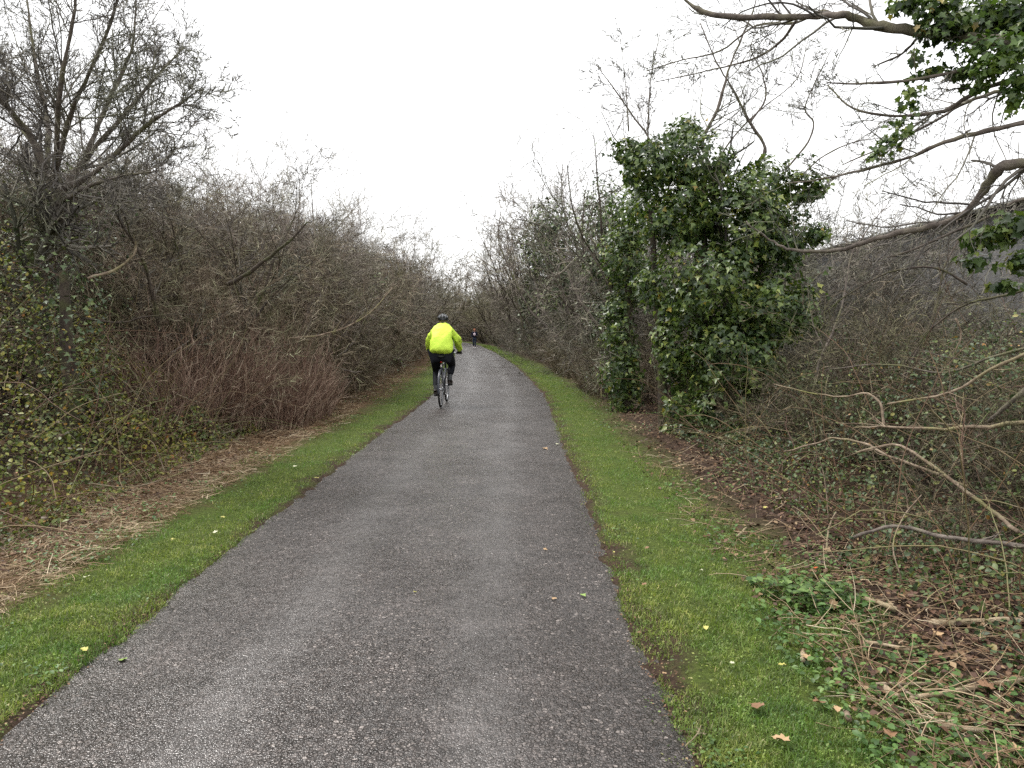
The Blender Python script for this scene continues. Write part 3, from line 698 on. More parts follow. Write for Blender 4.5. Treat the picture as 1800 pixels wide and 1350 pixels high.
t = thing('ivy_clad_tree', 'broken tree trunk smothered in glossy dark green ivy beside the right verge', 'tree', (2.9, 10.5, 0))
mbi = MB(); tubes(mbi, np.array([(.05, .1, -.1), (.0, .1, 1.2), (-.12, .1, 2.4), (-.1, .1, 3.6)]), np.array([.16, .13, .11, .06]), 8)
tubes(mbi, np.array([(-.6, .2, -.1), (-.65, .15, 1.0), (-.75, .2, 2.2), (-.85, .2, 3.3)]), np.array([.08, .07, .06, .03]), 7)
tubes(mbi, np.array([(.35, -.1, -.1), (.5, -.1, .9), (.6, -.2, 1.9), (.75, -.2, 2.9)]), np.array([.07, .06, .05, .03]), 7)
link('trunk', mbi.mesh('trunk', M['bark_dark']), t)
mbi = MB(); ivp = ivy_blobs(mbi, 'ivy_s', blobs, 38000, .078, rgi, .58, .75, .60); 
# ragged sprigs off the edges
ed = ivp[rgi.choice(len(ivp), 500)]; cc = np.array([2.9, 10.4, 2.2]); dd = ed - cc; dd /= np.linalg.norm(dd, axis=1, keepdims=True)
P, R = grow(ed, dd + rv(len(ed), rgi) * .8, rgi.uniform(.1, .32, len(ed)), np.full(len(ed), .0035), 6, .25, -.05, .6, rgi)
lp = P[:, 1:].reshape(-1, 3) + rgi.normal(0, .02, (len(ed) * 6, 3)); put(mbi, 'ivy_s', lp, rv(len(lp), rgi) + [0, -.4, .4], rv(len(lp), rgi) + [0, 0, -.6], .075 * rgi.uniform(.6, 1.2, len(lp)), rgi)
o = link('ivy_leaves', mbi.mesh('ivy_leaves', M['ivy']), t, (-2.9, -10.5, 0)); o['kind'] = 'stuff'
mbi = MB(); tubes(mbi, P, R, 3); o = link('ivy_stems', mbi.mesh('ivy_stems', M['twig_brown']), t, (-2.9, -10.5, 0)); o['kind'] = 'stuff'

# thin ivy column just left of it and ivied stems further back
def ivy_column(label, x, y, h, r, n, size, seed, name='ivy_clad_tree', m='ivy_far', lean=0):
    rg = np.random.default_rng(seed); z0 = float(H(x, y)); t = thing(name, label, 'tree', (x, y, z0))
    mb = MB(); tubes(mb, np.array([(0, 0, -.1), (lean * .3, 0, h * .4), (lean, 0, h)]), np.array([.11, .09, .04]), 7); link('trunk', mb.mesh('trunk', M['bark_dark']), t)
    k = int(h / (r * 1.1)) + 1
    bl = [(lean * j / k + rg.normal(0, .12), rg.normal(0, .1), .3 + (h - .3) * j / k, r * rg.uniform(.6, 1.25), r * rg.uniform(.7, 1.2), r * rg.uniform(.8, 1.5)) for j in range(k + 1)]
    mb = MB(); ivy_blobs(mb, 'ivy_s' if size < .1 else 'rhomb', bl, n, size, rg, .55, .6, .32)
    o = link('ivy_leaves', mb.mesh('ivy_leaves', M[m]), t); o['kind'] = 'stuff'
ivy_column('narrow column of bright ivy on a stem left of the big ivy mass', 2.15, 13.2, 3.6, .42, 7000, .08, 51, m='ivy')
ivy_column('short ivy column at the foot of the hedge, next after the narrow bright one', 2.3, 16.5, 3.0, .55, 5000, .09, 52)
ivy_column('tall ivied trunk on the right with bare twigs on top', 2.7, 21, 5.0, .7, 6500, .11, 53)
ivy_column('dark ivied trunk leaning left, fourth from the big ivy mass', 2.3, 27, 5.6, .8, 6500, .13, 54, lean=-.7)
ivy_column('dark ivy covered trunk behind the right verge near the walker', 1.6, 36, 6.0, .9, 5500, .16, 55, lean=-.6)
ivy_column('evergreen ivy bush low on the left beyond the cyclist', -4.9, 24.5, 1.9, .95, 5500, .12, 56, name='ivy_bush')
ivy_column('second dark evergreen bush on the left, further on than the cyclist', -5.4, 33, 2.6, 1.0, 5000, .14, 57, name='ivy_bush')
ivy_column('grey-green evergreen growth round the foot of the big left tree', -6.3, 10.0, 2.6, .9, 4200, .055, 58, name='evergreen_bush')
ivy_column('grey-green evergreen shrub low in the left hedge, level with the cyclist', -4.3, 19.5, 1.5, .7, 3600, .11, 66, name='evergreen_bush')
ivy_column('loose evergreen bush with pale glossy leaves in the left thicket above the brambles', -4.75, 7.6, 2.0, .5, 1300, .05, 64, name='evergreen_bush')
ivy_column('dark evergreen growth at the left frame edge', -7.4, 8.6, 2.8, 1.0, 4200, .055, 59, name='evergreen_bush')

# ivy hanging in the top right corner
t = thing('hanging_ivy', 'ivy hanging from the overhead limb in the top right corner', 'ivy', tuple(at(1700, 60, 4.2)))
base = at(1700, 60, 4.2)
bl = [pb(1600, 5, 4.4, .12, .05), pb(1650, 15, 4.3, .13, .07), pb(1665, 48, 4.3, .15, .07), pb(1710, 30, 4.4, .15, .11), pb(1770, 25, 4.3, .16, .12), pb(1720, 85, 4.2, .13, .07), pb(1775, 90, 4.1, .14, .10),
      pb(1745, 118, 4.1, .12, .06), pb(1790, 140, 4.1, .10, .09), pb(1640, 118, 4.3, .11, .035), pb(1690, 125, 4.3, .10, .045), pb(1720, 150, 4.2, .05, .05), pb(1785, 175, 4.1, .07, .05), pb(1795, 60, 4.2, .12, .10)]
mbA = MB(); pos = ivy_blobs(mbA, 'ivy', bl[:5] + bl[9:11] + bl[13:], 2300, .038, rgi, .95, .9, .62)
mbB = MB(); pos2 = ivy_blobs(mbB, 'ivy', bl[5:9] + bl[11:13] + bl[4:5], 1300, .036, rgi, .95, .9, .55)
o = link('ivy_leaves', mbB.mesh('ivy_leaves', M['ivy_light']), t, tuple(-base)); o['kind'] = 'stuff'; pos = np.concatenate([pos, pos2])
spr = []
for q in ([(1600, 140), (1592, 165), (1598, 190)], [(1615, 150), (1610, 175), (1600, 200)], [(1585, 215), (1570, 225), (1565, 245), (1545, 255)], [(1600, 225), (1580, 240), (1575, 265)], [(1660, 65), (1680, 75), (1655, 90)], [(1625, 105), (1605, 100), (1612, 95)], [(1690, 140), (1695, 160)], [(1770, 165), (1775, 195)], [(1550, 262), (1536, 270), (1535, 272)]):
    P_, _ = limb([(u_, v_, 4.35) for u_, v_ in q], .003, .002, 4); spr.append(P_)
spr = np.concatenate(spr); spr = np.repeat(spr, 4, 0) + rgi.normal(0, .022, (len(spr) * 4, 3))
put(mbA, 'ivy', spr, rv(len(spr), rgi) + [0, -.5, .2], rv(len(spr), rgi) * .7 + [0, 0, -1], .036 * rgi.uniform(.6, 1.3, len(spr)), rgi)
o = link('ivy_leaves', mbA.mesh('ivy_leaves', M['ivy']), t, tuple(-base)); o['kind'] = 'stuff'
def leafobj(kind, size, m, name='leaf'):
    mb = MB(); V, F = leaf_tpl(kind); mb.add(V * size, F); return mb.mesh(name, m)
lm = [leafobj('ivy', .044, M['ivy'], 'leaf'), leafobj('ivy', .038, M['ivy_light'], 'leaf')]
def orient(nr, tp, spin=0):
    z = Vector(nr).normalized(); x = Vector(tp).cross(z).normalized(); y = z.cross(x)
    return Matrix((x, y, z)).transposed()
def add_leaf(parent, me, pos, nr, tp, s, name='leaf'):
    o = link(name, me, parent); o.location = pos; o.rotation_euler = orient(nr, tp).to_euler(); o.scale = (s, s, s); return o
sel = pos[rgi.choice(len(pos), 220, replace=False)]
for q in sel:
    n_ = rv(1, rgi)[0] * .8 + np.array([0, -.8, .3]); n2 = rv(1, rgi)[0] * .7 + np.array([0, 0, -1])
    p = q + np.array([0, -.06, 0]) - base + rgi.normal(0, .02, 3)
    add_leaf(t, lm[0 if rgi.uniform() < .45 else 1], tuple(p), tuple(n_), tuple(n2), rgi.uniform(.6, 1.15))
# lighter spray of ivy at the right frame edge, lower down
t = thing('ivy_spray', 'light green ivy spray at the right frame edge in front of the shed', 'ivy', tuple(at(1760, 440, 4.4)))
base = at(1760, 440, 4.4)
bl = [pb(1730, 420, 4.4, .14, .08), pb(1775, 400, 4.3, .15, .10), pb(1710, 460, 4.5, .10, .06), pb(1790, 460, 4.3, .14, .07), pb(1765, 500, 4.4, .09, .04)]
mbA = MB(); pos = ivy_blobs(mbA, 'ivy', bl, 420, .055, rgi, .9, .8, .25); o = link('ivy_leaves', mbA.mesh('ivy_leaves', M['ivy']), t, tuple(-base)); o['kind'] = 'stuff'
for q in pos[rgi.choice(len(pos), 60)]:
    add_leaf(t, lm[1 if rgi.uniform() < .6 else 0], tuple(q - base + [0, -.05, 0]), tuple(rv(1, rgi)[0] * .8 + [0, -.6, .5]), tuple(rv(1, rgi)[0] * .8 + [0, 0, -.8]), rgi.uniform(.6, 1.0))

# ------------------------------------------------------------------ bramble banks
def bramble(name, label, region, hf, nleaf, ncane, size, leafm, rg, cane_len=(.6, 1.8), kindn='oval', canem='cane', rc=.0035):
    (x0, x1, y0, y1) = region
    t = thing(name, label, 'bramble', (0, 0, 0))
    def samp(n):
        y = y0 + (y1 - y0) * rg.uniform(0, 1, n) ** 1.25; x = rg.uniform(x0, x1, n); return x, y
    x, y = samp(nleaf); h = hf(x, y)
    k = h > .04; x, y, h = x[k], y[k], h[k]
    z = H(x, y) + h * (1 - .75 * rg.uniform(0, 1, len(x)) ** 2.0) * (1 + .15 * fn(x, y, 0, 6, 3))
    pos = np.stack([x, y, z], 1)
    mb = MB(); m = len(pos)
    put(mb, kindn, pos, rv(m, rg) * .85 + np.array([-.1 * np.sign(x0), -.35, .75]), rv(m, rg) + [0, -.1, -.3], size * rg.uniform(.45, 1.25, m) * (1 + .02 * np.maximum(0, pos[:, 1] - 4)), rg)
    o = link('leaves', mb.mesh('leaves', M[leafm]), t); o['kind'] = 'stuff'
    x, y = samp(ncane); h = hf(x, y); k = h > .08; x, y, h = x[k], y[k], h[k]; m = len(x)
    S = np.stack([x, y, H(x, y) + h * rg.uniform(.1, .8, m)], 1)
    D = rv(m, rg); D[:, 2] = np.abs(D[:, 2]) * .9 + .2
    P, R = grow(S, D, rg.uniform(*cane_len, m), rc * rg.uniform(.6, 1.5, m), 10, .10, -.09, .5, rg)
    P[:, :, 2] = np.maximum(P[:, :, 2], H(P[:, :, 0], P[:, :, 1]) + .01)
    mb = MB(); tubes(mb, P, R, 4); o = link('canes', mb.mesh('canes', M[canem]), t); o['kind'] = 'stuff'
    # leaves along the canes
    return t
def hl(x, y):     # left bank
    s = -(x - cen(y)); f = sst(2.75, 3.5, s + .25 * fn(x, y, 0, 2.2, 5)) * .55 + sst(3.4, 5.0, s + .3 * fn(x, y, 0, 1.5, 2)) * 1.45
    return np.maximum(0, f * sst(12.0, 8.0, y) * (1 + .25 * fn(x, y, 0, 3, 8)))
rg_ = np.random.default_rng(61)
bramble('bramble_bank', 'tangled bramble bank with green and yellow leaves in the left foreground', (-7.5, -3.0, 3.2, 12), hl, 52000, 1100, .040, 'bramble_left', rg_)
def hr(x, y):
    s = x - cen(y); f = sst(2.75, 3.3, s + .25 * fn(x, y, 0, 2.2, 5)) * .32 + sst(3.2, 4.6, s + .3 * fn(x, y, 0, 1.5, 2)) * .85
    return np.maximum(0, f * sst(12.0, 8.5, y) * (1 + .35 * fn(x, y, 0, 3, 8)))
bramble('bramble_bank', 'low dark green bramble patch in the right foreground among cut branches', (1.9, 7.5, 2.2, 12), hr, 46000, 1500, .036, 'bramble', rg_, (.4, 1.6))
def hr2(x, y): return sst(4, 5.5, x) * sst(18, 12, y) * 1.0 * (1 + .3 * fn(x, y, 0, 2, 8)) + .2 * sst(3, 4, x)

# tan arching stems and long branches on the left, in front of the thicket
t = thing('arching_shrub', 'long thin pale stems arching out across the left thicket', 'shrub', (-4, 7, 0))
n = 150; y = rg_.uniform(5.5, 14, n); s = -rg_.uniform(3.4, 5.2, n); S = np.stack([cen(y) + s, y, Hs(s, y)], 1)
D = rv(n, rg_); D[:, 2] = np.abs(D[:, 2]) + 1.2; D[:, 0] += .35
P, R = grow(S, D, rg_.uniform(.8, 2.3, n), rg_.uniform(.003, .007, n), 12, .13, -.05, .3, rg_)
mb = MB(); tubes(mb, P - np.array([-4, 7, 0]), R, 4)
o = link('stems', mb.mesh('stems', M['cane']), t); o['kind'] = 'stuff'
S, D, L, r = spawn(P, R, np.full(n, 1.6), 7, .3, 1, (30, 70), (.15, .4), .5, rg_)
P, R = grow(S, D, L, np.maximum(r, .0022), 5, .16, -.02, .5, rg_); mb = MB(); tubes(mb, P - np.array([-4, 7, 0]), R, 3)
o = link('side_twigs', mb.mesh('side_twigs', M['twig_brown']), t); o['kind'] = 'stuff'

# russet stems
def stem_patch(label, cx, cy, rx, ry, h, n, seed, m='twig_red', name='red_shrub', side=5):
    rg = np.random.default_rng(seed); t = thing(name, label, 'shrub', (cx, cy, 0))
    a = rg.uniform(0, 6.28, n); q = np.sqrt(rg.uniform(0, 1, n)); x = cx + rx * q * np.cos(a); y = cy + ry * q * np.sin(a)
    S = np.stack([x, y, H(x, y) - .02], 1)
    D = np.stack([.35 * np.cos(a) * q + rg.normal(0, .12, n), .3 * np.sin(a) * q + rg.normal(0, .12, n), np.ones(n)], 1)
    L = h * rg.uniform(.35, 1.15, n) * (1 - .45 * q) * (1 + .3 * fn(x, y, 0, 3, 5))
    P, R = grow(S, D, L, rg.uniform(.002, .0045, n), 6, .10, -.015, .4, rg); mb = MB(); ribbons(mb, P - [cx, cy, 0], R, 1.3, rg)
    S, D, L2, r = spawn(P, R, L, side, .35, 1, (15, 40), (.2, .45), .6, rg)
    P, R = grow(S, D, L2, np.maximum(r, .0022), 3, .1, .02, .5, rg); ribbons(mb, P - [cx, cy, 0], R, 1.3, rg)
    o = link('stems', mb.mesh('stems', M[m]), t); o['kind'] = 'stuff'
stem_patch('thick clump of russet red dead stems beside the left verge', -4.05, 11.8, .95, 1.8, 1.5, 2300, 71)
stem_patch('darker red-brown stems behind the russet clump on the left', -4.7, 10.2, .9, 1.4, 1.7, 1600, 72, name='red_brown_shrub')
stem_patch('low reddish twigs under the left hedge level with the cyclist', -4.5, 17.5, .9, 3.0, 1.5, 2200, 73, 'twig_brown', 'brown_shrub')
stem_patch('thin dull brown dead stems at the foot of the right hedge beyond the ivy', 2.15, 17.5, .45, 2.8, 1.2, 900, 74, 'twig_brown', 'brown_shrub')
stem_patch('fine brown stems under the right hedge further along', 1.9, 25, .5, 4, 1.5, 1300, 75, 'twig_brown', 'brown_shrub')

# ------------------------------------------------------------------ grass, straw, litter (nobody could count these)
def blades(mb, x, y, z, L, W, rg, lean=.5, bend=.5):
    n = len(x); a = rg.uniform(0, 6.28, n); dx, dy = np.cos(a), np.sin(a)
    b = np.stack([x, y, z - .005], 1); side = np.stack([-dy, dx, np.zeros(n)], 1) * (W / 2)[:, None]
    l1 = rg.uniform(0, lean, n); l2 = l1 + rg.uniform(0, bend, n)
    m = b + np.stack([dx * np.sin(l1), dy * np.sin(l1), np.cos(l1)], 1) * (L * .55)[:, None]
    tp = m + np.stack([dx * np.sin(l2), dy * np.sin(l2), np.cos(l2)], 1) * (L * .45)[:, None]
    V = np.stack([b - side, b + side, m + side * .8, m - side * .8, tp], 1)
    i = np.arange(n)[:, None] * 5
    mb.add(V, i + np.array([[0, 1, 2, 3]])); mb.f.setdefault(3, []).append(i + np.array([[3, 2, 4]]) + mb.n - 5 * n)
rgg = np.random.default_rng(81)
def ysamp(n, a, b, rg):     # denser near the camera
    u = rg.uniform(0, 1, n); return 1 / ((1 - u) / a + u / b)
def grass(name, label, sgn, w, n):
    y = np.concatenate([ysamp(int(n * .8), 2.0, 22, rgg), rgg.uniform(14, 62, n - int(n * .8))]); n = len(y)
    s = 1.24 + (w(y) + .25 - 0) * rgg.uniform(0, 1, n) ** 1.1
    x = cen(y) + sgn * s
    edge = fn(x, y, 0, 4, 2) * .16 + fn(x, y, 0, 15, 6) * .06
    keep = (s > 1.30 + edge * .5) & (s < 1.24 + w(y) + edge * 2.6 - .15 * rgg.uniform(0, 1, n))
    bare_ = fn(x, y, 0, 5.5, 11) + .7 * fn(x, y, 0, 17, 3) + .3 * fn(x, y, 0, 41, 6)
    keep &= (bare_ > -.85 + .55 * rgg.uniform(0, 1, n) + .5 * sst(3.2, 1.5, y))
    x, y, s = x[keep], y[keep], s[keep]; n = len(x)
    tuft = sst(.25, .9, fn(x, y, 0, 3.4, 14)) + .5 * sst(.4, 1.0, fn(x, y, 0, 13, 2))
    L = (.016 + .024 * rgg.uniform(0, 1, n) + .045 * tuft * rgg.uniform(.2, 1, n)) * (1 + .02 * y)
    W = .0026 * (1 + .10 * y) * rgg.uniform(.7, 1.3, n)
    mb = MB(); blades(mb, x, y, H(x, y), L, W, rgg, 1.25, .9)
    tag(link(name, mb.mesh(name, M['grass'])), label, 'grass', kind='stuff')
grass('grass', 'short green grass of the left verge between path and dry straw', -1, lambda y: np.interp(y, [0, 4, 10, 16, 24, 60], [1.0, .95, 1.0, 1.5, 1.6, .8]), 120000)
grass('grass', 'short mossy grass of the right verge between path and brambles', 1, lambda y: np.interp(y, [0, 3, 5, 8, 12, 16, 60], [1.5, 1.35, 1.15, 1.2, .95, .85, .9]), 130000)

# straw on the left
n = 24000; y = ysamp(n, 3.0, 26, rgg); s = -rgg.uniform(2.1, 3.4, n); x = cen(y) + s
k = (fn(x, y, 0, 4, 2) * .3 + rgg.uniform(-.2, .2, n) + np.minimum(-s - 2.1 - .45 * sst(12, 16, y), 3.7 + s) > 0); x, y, s = x[k], y[k], s[k]; n = len(x)
z = H(x, y) + rgg.uniform(0, .02, n); D = rv(n, rgg); D[:, 2] *= .12
P, R = grow(np.stack([x, y, z], 1), D, rgg.uniform(.04, .20, n), .0010 * (1 + .12 * y) * rgg.uniform(.6, 1.4, n), 3, .16, -.04, .6, rgg)
P[:, :, 2] = np.maximum(P[:, :, 2], H(P[:, :, 0], P[:, :, 1]) + .003)
mb = MB(); ribbons(mb, P, R, 1.5, rgg); tag(link('straw', mb.mesh('straw', M['straw'])), 'flattened tan straw and dead stalks between left verge and brambles', 'straw', kind='stuff')

# litter on the right + small dry leaves everywhere
def lit(name, label, mt, n, y0, y1, s0, s1, size, kindn, flat=.35, zoff=.015, dens=None, cat='leaf litter'):
    y = ysamp(n, y0, y1, rgg); s = rgg.uniform(s0, s1, n); x = cen(y) + s
    if dens is not None:
        k = dens(x, y, s, rgg.uniform(0, 1, n)); x, y, s = x[k], y[k], s[k]
    n = len(x); nr = rv(n, rgg) * flat + [0, 0, 1]
    mb = MB(); put(mb, kindn, np.stack([x, y, H(x, y) + zoff * rgg.uniform(.2, 1.6, n)], 1), nr, rv(n, rgg), size * rgg.uniform(.4, 1.3, n) * (1 + .03 * y), rgg)
    return tag(link(name, mb.mesh(name, M[mt])), label, cat, kind='stuff')
lit('leaf_litter', 'brown dead leaf litter under the right brambles', 'litter', 26000, 1.9, 24, 2.0, 4.6, .034, 'rhomb', .6, .02, lambda x, y, s, u: u < .2 + sst(2.1, 2.9, s + .4 * fn(x, y, 0, 3, 3)))
lit('leaf_litter', 'brown leaf crumbs along both crumbling path edges', 'litter', 30000, 2.0, 26, -1.55, 1.55, .013, 'rhomb', .5, .012, lambda x, y, s, u: (np.abs(np.abs(s) - 1.27) < .13 * u + .05 * fn(x, y, 0, 5, 1)) )
lit('moss', 'tiny moss and clover leaves between the grass blades', 'grass', 36000, 2.0, 30, -2.5, 2.6, .011, 'rhomb', .5, .02, lambda x, y, s, u: (np.abs(s) > 1.24 + .07 * fn(x, y, 0, 9, 3)) & (u < 1.1 - .5 * (np.abs(s) - 1.2)), cat='moss')
lit('leaf_litter', 'red-brown dead leaves under the left brambles', 'litter', 9000, 3.5, 18, -4.8, -2.5, .032, 'rhomb', .6, .02)
lit('ground_ivy', 'small green leaves growing through the left straw', 'ground_leaf', 7000, 3.2, 24, -3.6, -2.0, .024, 'oval', .5, .03, lambda x, y, s, u: fn(x, y, 0, 3.2, 6) + .5 * fn(x, y, 0, 10, 4) > .1, cat='ground cover')
lit('leaf_litter', 'larger curled dead leaves lying on the right litter', 'litter', 420, 1.9, 9, 2.35, 4.0, .042, 'curl', .8, .03)
lit('ground_ivy', 'small green ground ivy leaves creeping over the right litter', 'ground_leaf', 15000, 2.0, 26, 1.9, 4.4, .030, 'oval', .5, .035, lambda x, y, s, u: (fn(x, y, 0, 3.0, 12) + .4 * fn(x, y, 0, 9, 4) > .15 - .3 * sst(9, 14, y)) & (u < .85) , cat='ground cover')
lit('weeds', 'small broad-leaved weeds and clover in the verges', 'ground_leaf', 16000, 2.0, 18, -2.4, 2.8, .020, 'oval', .45, .02, lambda x, y, s, u: (np.abs(s) > 1.3) & (fn(x, y, 0, 4.5, 8) + .5 * fn(x, y, 0, 16, 1) > .45), cat='weeds')
# twigs in the litter
n = 2600; y = ysamp(n, 1.9, 16, rgg); s = rgg.uniform(2.1, 4.2, n); x = cen(y) + s
D = rv(n, rgg); D[:, 2] = np.abs(D[:, 2]) * .2
P, R = grow(np.stack([x, y, H(x, y) + rgg.uniform(.005, .05, n)], 1), D, rgg.uniform(.06, .35, n), rgg.uniform(.0012, .0035, n), 4, .14, -.03, .6, rgg)
P[:, :, 2] = np.maximum(P[:, :, 2], H(P[:, :, 0], P[:, :, 1]) + .004)
mb = MB(); tubes(mb, P, R, 3); tag(link('twig_litter', mb.mesh('twig_litter', M['straw'])), 'thin broken twigs scattered through the right leaf litter', 'twigs', kind='stuff')

# nettle clump
t = thing('nettle_clump', 'fresh green nettle clump at the edge of the right verge', 'plant', tuple(gnd(1430, 1060)))
b0 = gnd(1430, 1060); mbS, mbL = MB(), MB()
n = 46; S = np.stack([rgg.normal(0, .17, n), rgg.normal(0, .12, n), np.zeros(n)], 1); D = rv(n, rgg) * .3 + [0, 0, 1]
P, R = grow(S, D, rgg.uniform(.06, .16, n), np.full(n, .0022), 4, .1, 0, .6, rgg); tubes(mbS, P, R, 4)
for j in range(1, 5):
    for a in (0, 1, 2, 3):
        ang_ = rgg.uniform(0, 6.28, n); tp = np.stack([np.cos(ang_), np.sin(ang_), np.full(n, -.1)], 1)
        put(mbL, 'oval', P[:, j], rv(n, rgg) * .25 + [0, 0, 1], tp, .045 * rgg.uniform(.7, 1.3, n), rgg)
link('stems', mbS.mesh('stems', M['ground_leaf']), t)['kind'] = 'stuff'; link('leaves', mbL.mesh('leaves', M['ground_leaf']), t)['kind'] = 'stuff'

# ------------------------------------------------------------------ single fallen leaves
fl = {c: leafobj('curl', 1, M_var('dry_leaf_' + c, [(0, col), (1, tuple(v * 1.15 for v in col))], .55, .4, bmp=60), 'fallen_leaf') for c, col in
      {'tan': (.36, .24, .13), 'yellow': (.40, .37, .10), 'pale': (.50, .50, .34), 'brown': (.20, .11, .06), 'green': (.20, .30, .07), 'orange': (.55, .10, .03)}.items()}
leaves = [
 (972, 1059, 'tan', .05, 'tan fallen leaf on the path, right of its middle in the foreground'), (1022, 1050, 'green', .055, 'grey-green curled leaf on the path near the right edge'),
 (955, 790, 'tan', .11, 'cluster-sized tan leaf on the path near the right edge, beyond the others'), (982, 783, 'pale', .07, 'pale leaf at the very right path edge, beyond the others'),
 (955, 969, 'tan', .045, 'small pinkish tan leaf on the path, middle distance'), (728, 1046, 'yellow', .035, 'small yellow leaf near the middle of the path'),
 (152, 1162, 'yellow', .06, 'yellow leaf lying at the left path edge in the foreground'), (214, 1168, 'green', .065, 'green-yellow leaf on the tarmac next to the left edge'),
 (150, 1028, 'pale', .06, 'pale leaf in the left verge grass, nearest the camera'), (300, 965, 'yellow', .05, 'yellow leaf in the left verge grass, middle of the strip'), (520, 828, 'pale', .09, 'large pale leaf in the left verge, farther off'),
 (560, 848, 'yellow', .06, 'yellow leaf near the left path edge, farther off'), (375, 1010 - 60, 'pale', .05, 'small pale leaf on the left verge beside the straw'),
 (395, 918, 'yellow', .05, 'yellow-green leaf on the left verge close to the straw'),
 (1230, 1018, 'pale', .055, 'pale leaf in the right verge grass level with the nettles'), (1140, 975, 'brown', .06, 'brown leaf in the right verge grass'), (1465, 1085, 'tan', .09, 'upright tan leaf just below the nettle clump'),
 (1240, 1118, 'yellow', .05, 'small yellow leaf in the middle of the right verge'), (1425, 1180, 'tan', .07, 'tan leaf in the right verge, lower part'), (1380, 1192, 'yellow', .05, 'yellow leaf beside the tan one in the lower right verge'),
 (1330, 1272, 'brown', .10, 'large brown leaf in the grass at the bottom right'), (1290, 1185, 'pale', .03, 'tiny white leaf scrap in the right verge'), (1430, 1262, 'brown', .09, 'dark brown leaf near the bottom right of the verge'),
 (1470, 1268, 'tan', .05, 'small tan leaf right of the dark brown one'), (1385, 1332, 'tan', .09, 'tan leaf at the bottom frame edge in the grass'), (1645, 1135, 'tan', .09, 'tan leaf among the cut sticks on the right'),
 (1433, 1018, 'orange', .05, 'bright orange-red leaf above the nettle clump'), (1130, 1045, 'brown', .05, 'brown leaf on the right verge near the tarmac'), (1165, 1200, 'tan', .035, 'small tan leaf on the bare soil at the right path edge'),
 (1345, 905, 'yellow', .06, 'yellow leaf at the edge of the red-brown brash'), (1170, 925, 'pale', .05, 'pale leaf scrap in the right verge, farther up'), (1080, 985, 'yellow', .03, 'tiny yellow leaf by the right path edge'),
 (1790, 1338, 'tan', .10, 'tan leaf in the bottom right corner'), (1560, 1310, 'brown', .08, 'brown leaf between sticks near the bottom right'), (1135, 870, 'pale', .04, 'small pale leaf high on the right verge'),
 (1745, 1235, 'brown', .09, 'brown leaf under the sticks near the right frame edge'),
]
for (px, py, c_, sz, lb) in leaves:
    g = gnd(px, py); x, y = g[0], g[1]; onp = abs(x - cen(y)) < 1.22
    z = .018 if onp else float(H(x, y)) + .035
    o = link('fallen_leaf', fl[c_]); o.location = (x, y, z)
    o.rotation_euler = (random.uniform(-.25, .25), random.uniform(-.25, .25), random.uniform(0, 6.28)); sz *= .72; o.scale = (sz, sz, sz)
    if 'upright' in lb: o.rotation_euler = (1.0, .1, .2)
    tag(o, lb, 'leaf', 'fallen leaves')

# ------------------------------------------------------------------ cut sticks and fallen branches on the right
def stick(label, pts, r0, r1, m='bark_pale', name='stick', group='sticks in the right undergrowth', twigs=None, zg=.03):
    """pts: (px, py) on the ground or (px, py, depth)"""
    P = []
    for q in pts:
        if len(q) == 2:
            g = gnd(q[0], q[1], .05); g[2] = float(H(g[0], g[1])) + zg; P.append(g)
        else: P.append(at(*q))
    P = np.array(P); c0 = P[0].copy(); k = len(P)
    pp = np.vstack([2 * P[0] - P[1], P, 2 * P[-1] - P[-2]]); out = []
    for v in np.linspace(0, k - 1, (k - 1) * 4 + 1):
        i = min(int(v), k - 2); f = v - i; a, b_, c_, d_ = pp[i:i + 4]
        out.append(.5 * ((2 * b_) + (-a + c_) * f + (2 * a - 5 * b_ + 4 * c_ - d_) * f * f + (-a + 3 * b_ - 3 * c_ + d_) * f ** 3))
    out = np.array(out) - c0; out[1:-1] += rng.normal(0, r0 * .25, out[1:-1].shape); R = np.linspace(r0, r1, len(out)) * (1 + .1 * np.sin(np.arange(len(out)) * 2.3))
    t = thing(name, label, 'branch' if name != 'stick' else 'stick', tuple(c0), 0, group)
    mb = MB(); tubes(mb, out, R, 7, True); link('stem', mb.mesh('stem', M[m]), t)
    if twigs:
        p, r = resamp(out, R, 9); L = np.array([np.linalg.norm(np.diff(p, axis=0), axis=1).sum()])
        S, D, L2, r2 = spawn(p[None], r[None], L, twigs, .3, 1, (25, 60), (.12, .4), .45, rng)
        P2, R2 = grow(S, D, L2, np.maximum(r2, .0018), 6, .12, 0, .4, rng); mb = MB(); tubes(mb, P2, R2, 4)
        S, D, L3, r3 = spawn(P2, R2, L2, 3, .3, 1, (25, 60), (.3, .5), .6, rng); P2, R2 = grow(S, D, L3, np.maximum(r3, .0015), 4, .14, 0, .5, rng); tubes(mb, P2, R2, 3)
        o = link('twigs', mb.mesh('twigs', M[m]), t); o['kind'] = 'stuff'
    return t
stick('long fallen pale branch lying level at mid height near the right frame edge', [(1870, 735, 4.6), (1740, 748, 4.9), (1640, 754, 5.1), (1560, 750, 5.3), (1500, 752, 5.5)], .018, .005, name='fallen_branch', twigs=9)
stick('hooked pale branch curving down onto the long fallen branch', [(1553, 750, 5.35), (1550, 715, 5.4), (1525, 692, 5.5), (1480, 697, 5.7), (1420, 690, 5.9), (1360, 675, 6.2)], .011, .004, name='fallen_branch', twigs=4)
stick('pale forked branch pointing left below the long fallen branch', [(1700, 855, 4.6), (1640, 830, 4.8), (1560, 800, 5.1), (1520, 780, 5.3), (1465, 770, 5.6), (1440, 778, 5.7), (1378, 794, 6.0)], .011, .007, name='fallen_branch', twigs=3)
